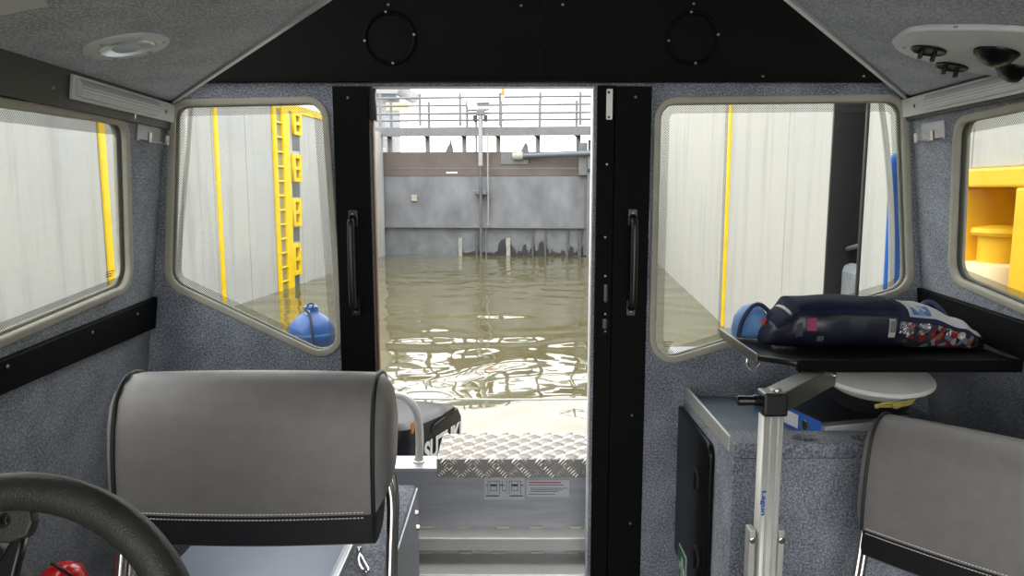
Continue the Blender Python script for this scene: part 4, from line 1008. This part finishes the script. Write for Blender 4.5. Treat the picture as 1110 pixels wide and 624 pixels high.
railing('steel railing along the far side of the footbridge', (112.7, 129), (418.5, 460.5, 503, 541, 584, 625, 668), -.55, 401, 698)
# gauge pipes in the middle
t = thing('gauge_pipe', 'white valve pipe standing at the middle of the lock gate', 'pipe', G.p(gu(523, 277)[0], 0, .3))
def gp(x, y, w): a = G.uv(x, y); return G.p(a[0], a[1], w)
add('sleeve', tube([gp(522.5, 180, .3), gp(522.5, 118, .3)], .06, 14), mat('pipe_sleeve_grey', rgb(150, 151, 152), .5), t, smooth=True)
add('stem', tube([gp(522.5, 300, .2), gp(522.5, 180, .3)], .038, 12), GST, t, smooth=True)
add('side_pipe', tube([gp(530, 246, .12), gp(530, 146, .3)], .022, 10), mat('thin_pipe_grey', rgb(150, 150, 148), .5), t, smooth=True)
for y in (113, 120): add('handwheel_bar', tube([gp(509, y+1, .32), gp(532, y, .32)], .03, 8), GST, t)
add('motor_head', gbox(509, 112, 519, 118, .25, .4, .02), WHP, t, GM); add('bonnet', gbox(518, 120, 527, 126, .22, .38, .02), GST, t, GM)
for x in (517, 528): add('bearing', gbox(x-2, 126, x+2, 133, .25, .4, .015), DKS, t, GM); 
add('bracket', gbox(516, 206, 529, 211, .0, .25, .02), GST, t, GM); add('stub_post', gbox(516, 130, 518, 165, .1, .2), GST, t, GM)
# beacon
t = thing('beacon_lamp', 'small orange beacon lamp above the footbridge railing', 'lamp', gp(546, 107, .2))
z0 = gp(546, 107, .2); add('base', lathe([(0, 0), (.05, 0), (.05, .06), (0, .06)], 14), WHP, t, Matrix.Translation(z0)); add('lens', lathe([(.045, .06), (.05, .14), (.04, .2), (.02, .225), (0, .23)], 16), ORG, t, Matrix.Translation(z0), smooth=True)
# hydraulic arm
t = thing('hydraulic_ram', 'grey hydraulic ram reaching to the top of the lock gate', 'ram', gp(600, 168, .3))
add('rod', tube([gp(563, 169, .12), gp(700, 164.5, .5)], .075, 16), mat('ram_blue_grey', rgb(96, 103, 112), .4, .2), t, smooth=True)
add('clevis', lathe([(0, -.16), (.1, -.14), (.12, 0), (.1, .14), (0, .16)], 16), mat('clevis_pale', rgb(160, 158, 152), .6), t, align_z(gp(562, 169, .12), gp(700, 164.5, .5)-gp(563, 169, .12)), smooth=True)
# quoin column and dark machinery at the right end
t = thing('gate_column', 'steel gate column with dark fittings at the right of the gate', 'column', gp(634, 277, .1))
add('upper_column', gbox(627.5, 155, 636.5, 190, .02, .2), GST, t, GM); add('side_column', gbox(637, 166, 700, 300, .0, .3), mat('column_grey', rgb(112, 114, 116), .7, 0, .15), t, GM)
add('fitting', gbox(637.5, 152, 700, 164, .05, .35, .02), DKS, t, GM); add('bracket_bar', gbox(637, 183, 700, 186, .3, .4, .01), DKS, t, GM)
# concrete pier on the left of the gate
t = add('gate_pier', gbox(390, 158, 410, 320, -1.2, .3, .02), COR, None, GM, label='narrow concrete pier at the left end of the lock gate', cat='pier')
# things beyond the gate
FB = Frame((0, 34, WZ), px_, (0, 0, 1))
def fbox(x0, y0, x1, y1, w0, w1, bev=.02): a = FB.uv(x0, y0); b = FB.uv(x1, y1); return box((min(a[0], b[0]), min(a[1], b[1]), w0), (max(a[0], b[0]), max(a[1], b[1]), w1), None, bev)
t = thing('control_cabin', 'pale flat roofed control building beyond the left end of the footbridge', 'building', FB.p(FB.uv(410, 104)[0], 2, -2))
add('roof', plate([FB.uvs([(360, 92), (436, 92), (430, 101), (360, 101)])], 4), mat('roof_edge', rgb(128, 130, 132), .6), t, FB.M(-4)); add('window_band', fbox(360, 99.5, 428, 104, -3.8, -.3), mat('building_glass', rgb(80, 92, 102), .2), t, FB.M()); add('wall', fbox(360, 104, 414, 200, -3.8, -.4), mat('building_wall', rgb(130, 131, 130), .7), t, FB.M())
t = thing('yellow_board', 'pale yellow signboard seen through the footbridge railing', 'board', FB.p(FB.uv(430, 121)[0], 3, 0))
add('panel', fbox(418.5, 111, 443.5, 120, .0, .06), BEI, t, FB.M()); 
for x in (421, 441): add('leg', fbox(x-.6, 120, x+.6, 215, .0, .06), GST, t, FB.M())
t = thing('grey_cabinet', 'grey equipment cabinet beyond the footbridge', 'cabinet', FB.p(FB.uv(428, 156)[0], 1, 0))
add('body', fbox(421, 128, 434, 215, .2, .9), mat('cabinet_grey', rgb(118, 122, 126), .6), t, FB.M()); add('door', fbox(422, 130, 433, 153, .9, .93), mat('cabinet_door', rgb(126, 130, 134), .5), t, FB.M())
add('quay', box((-40, 21.5, -1), (40, 60, 2.3), None, 0), mat('far_quay', rgb(190, 188, 182), .9), label='pale quay beyond the lock gate', cat='quay', kind='structure')
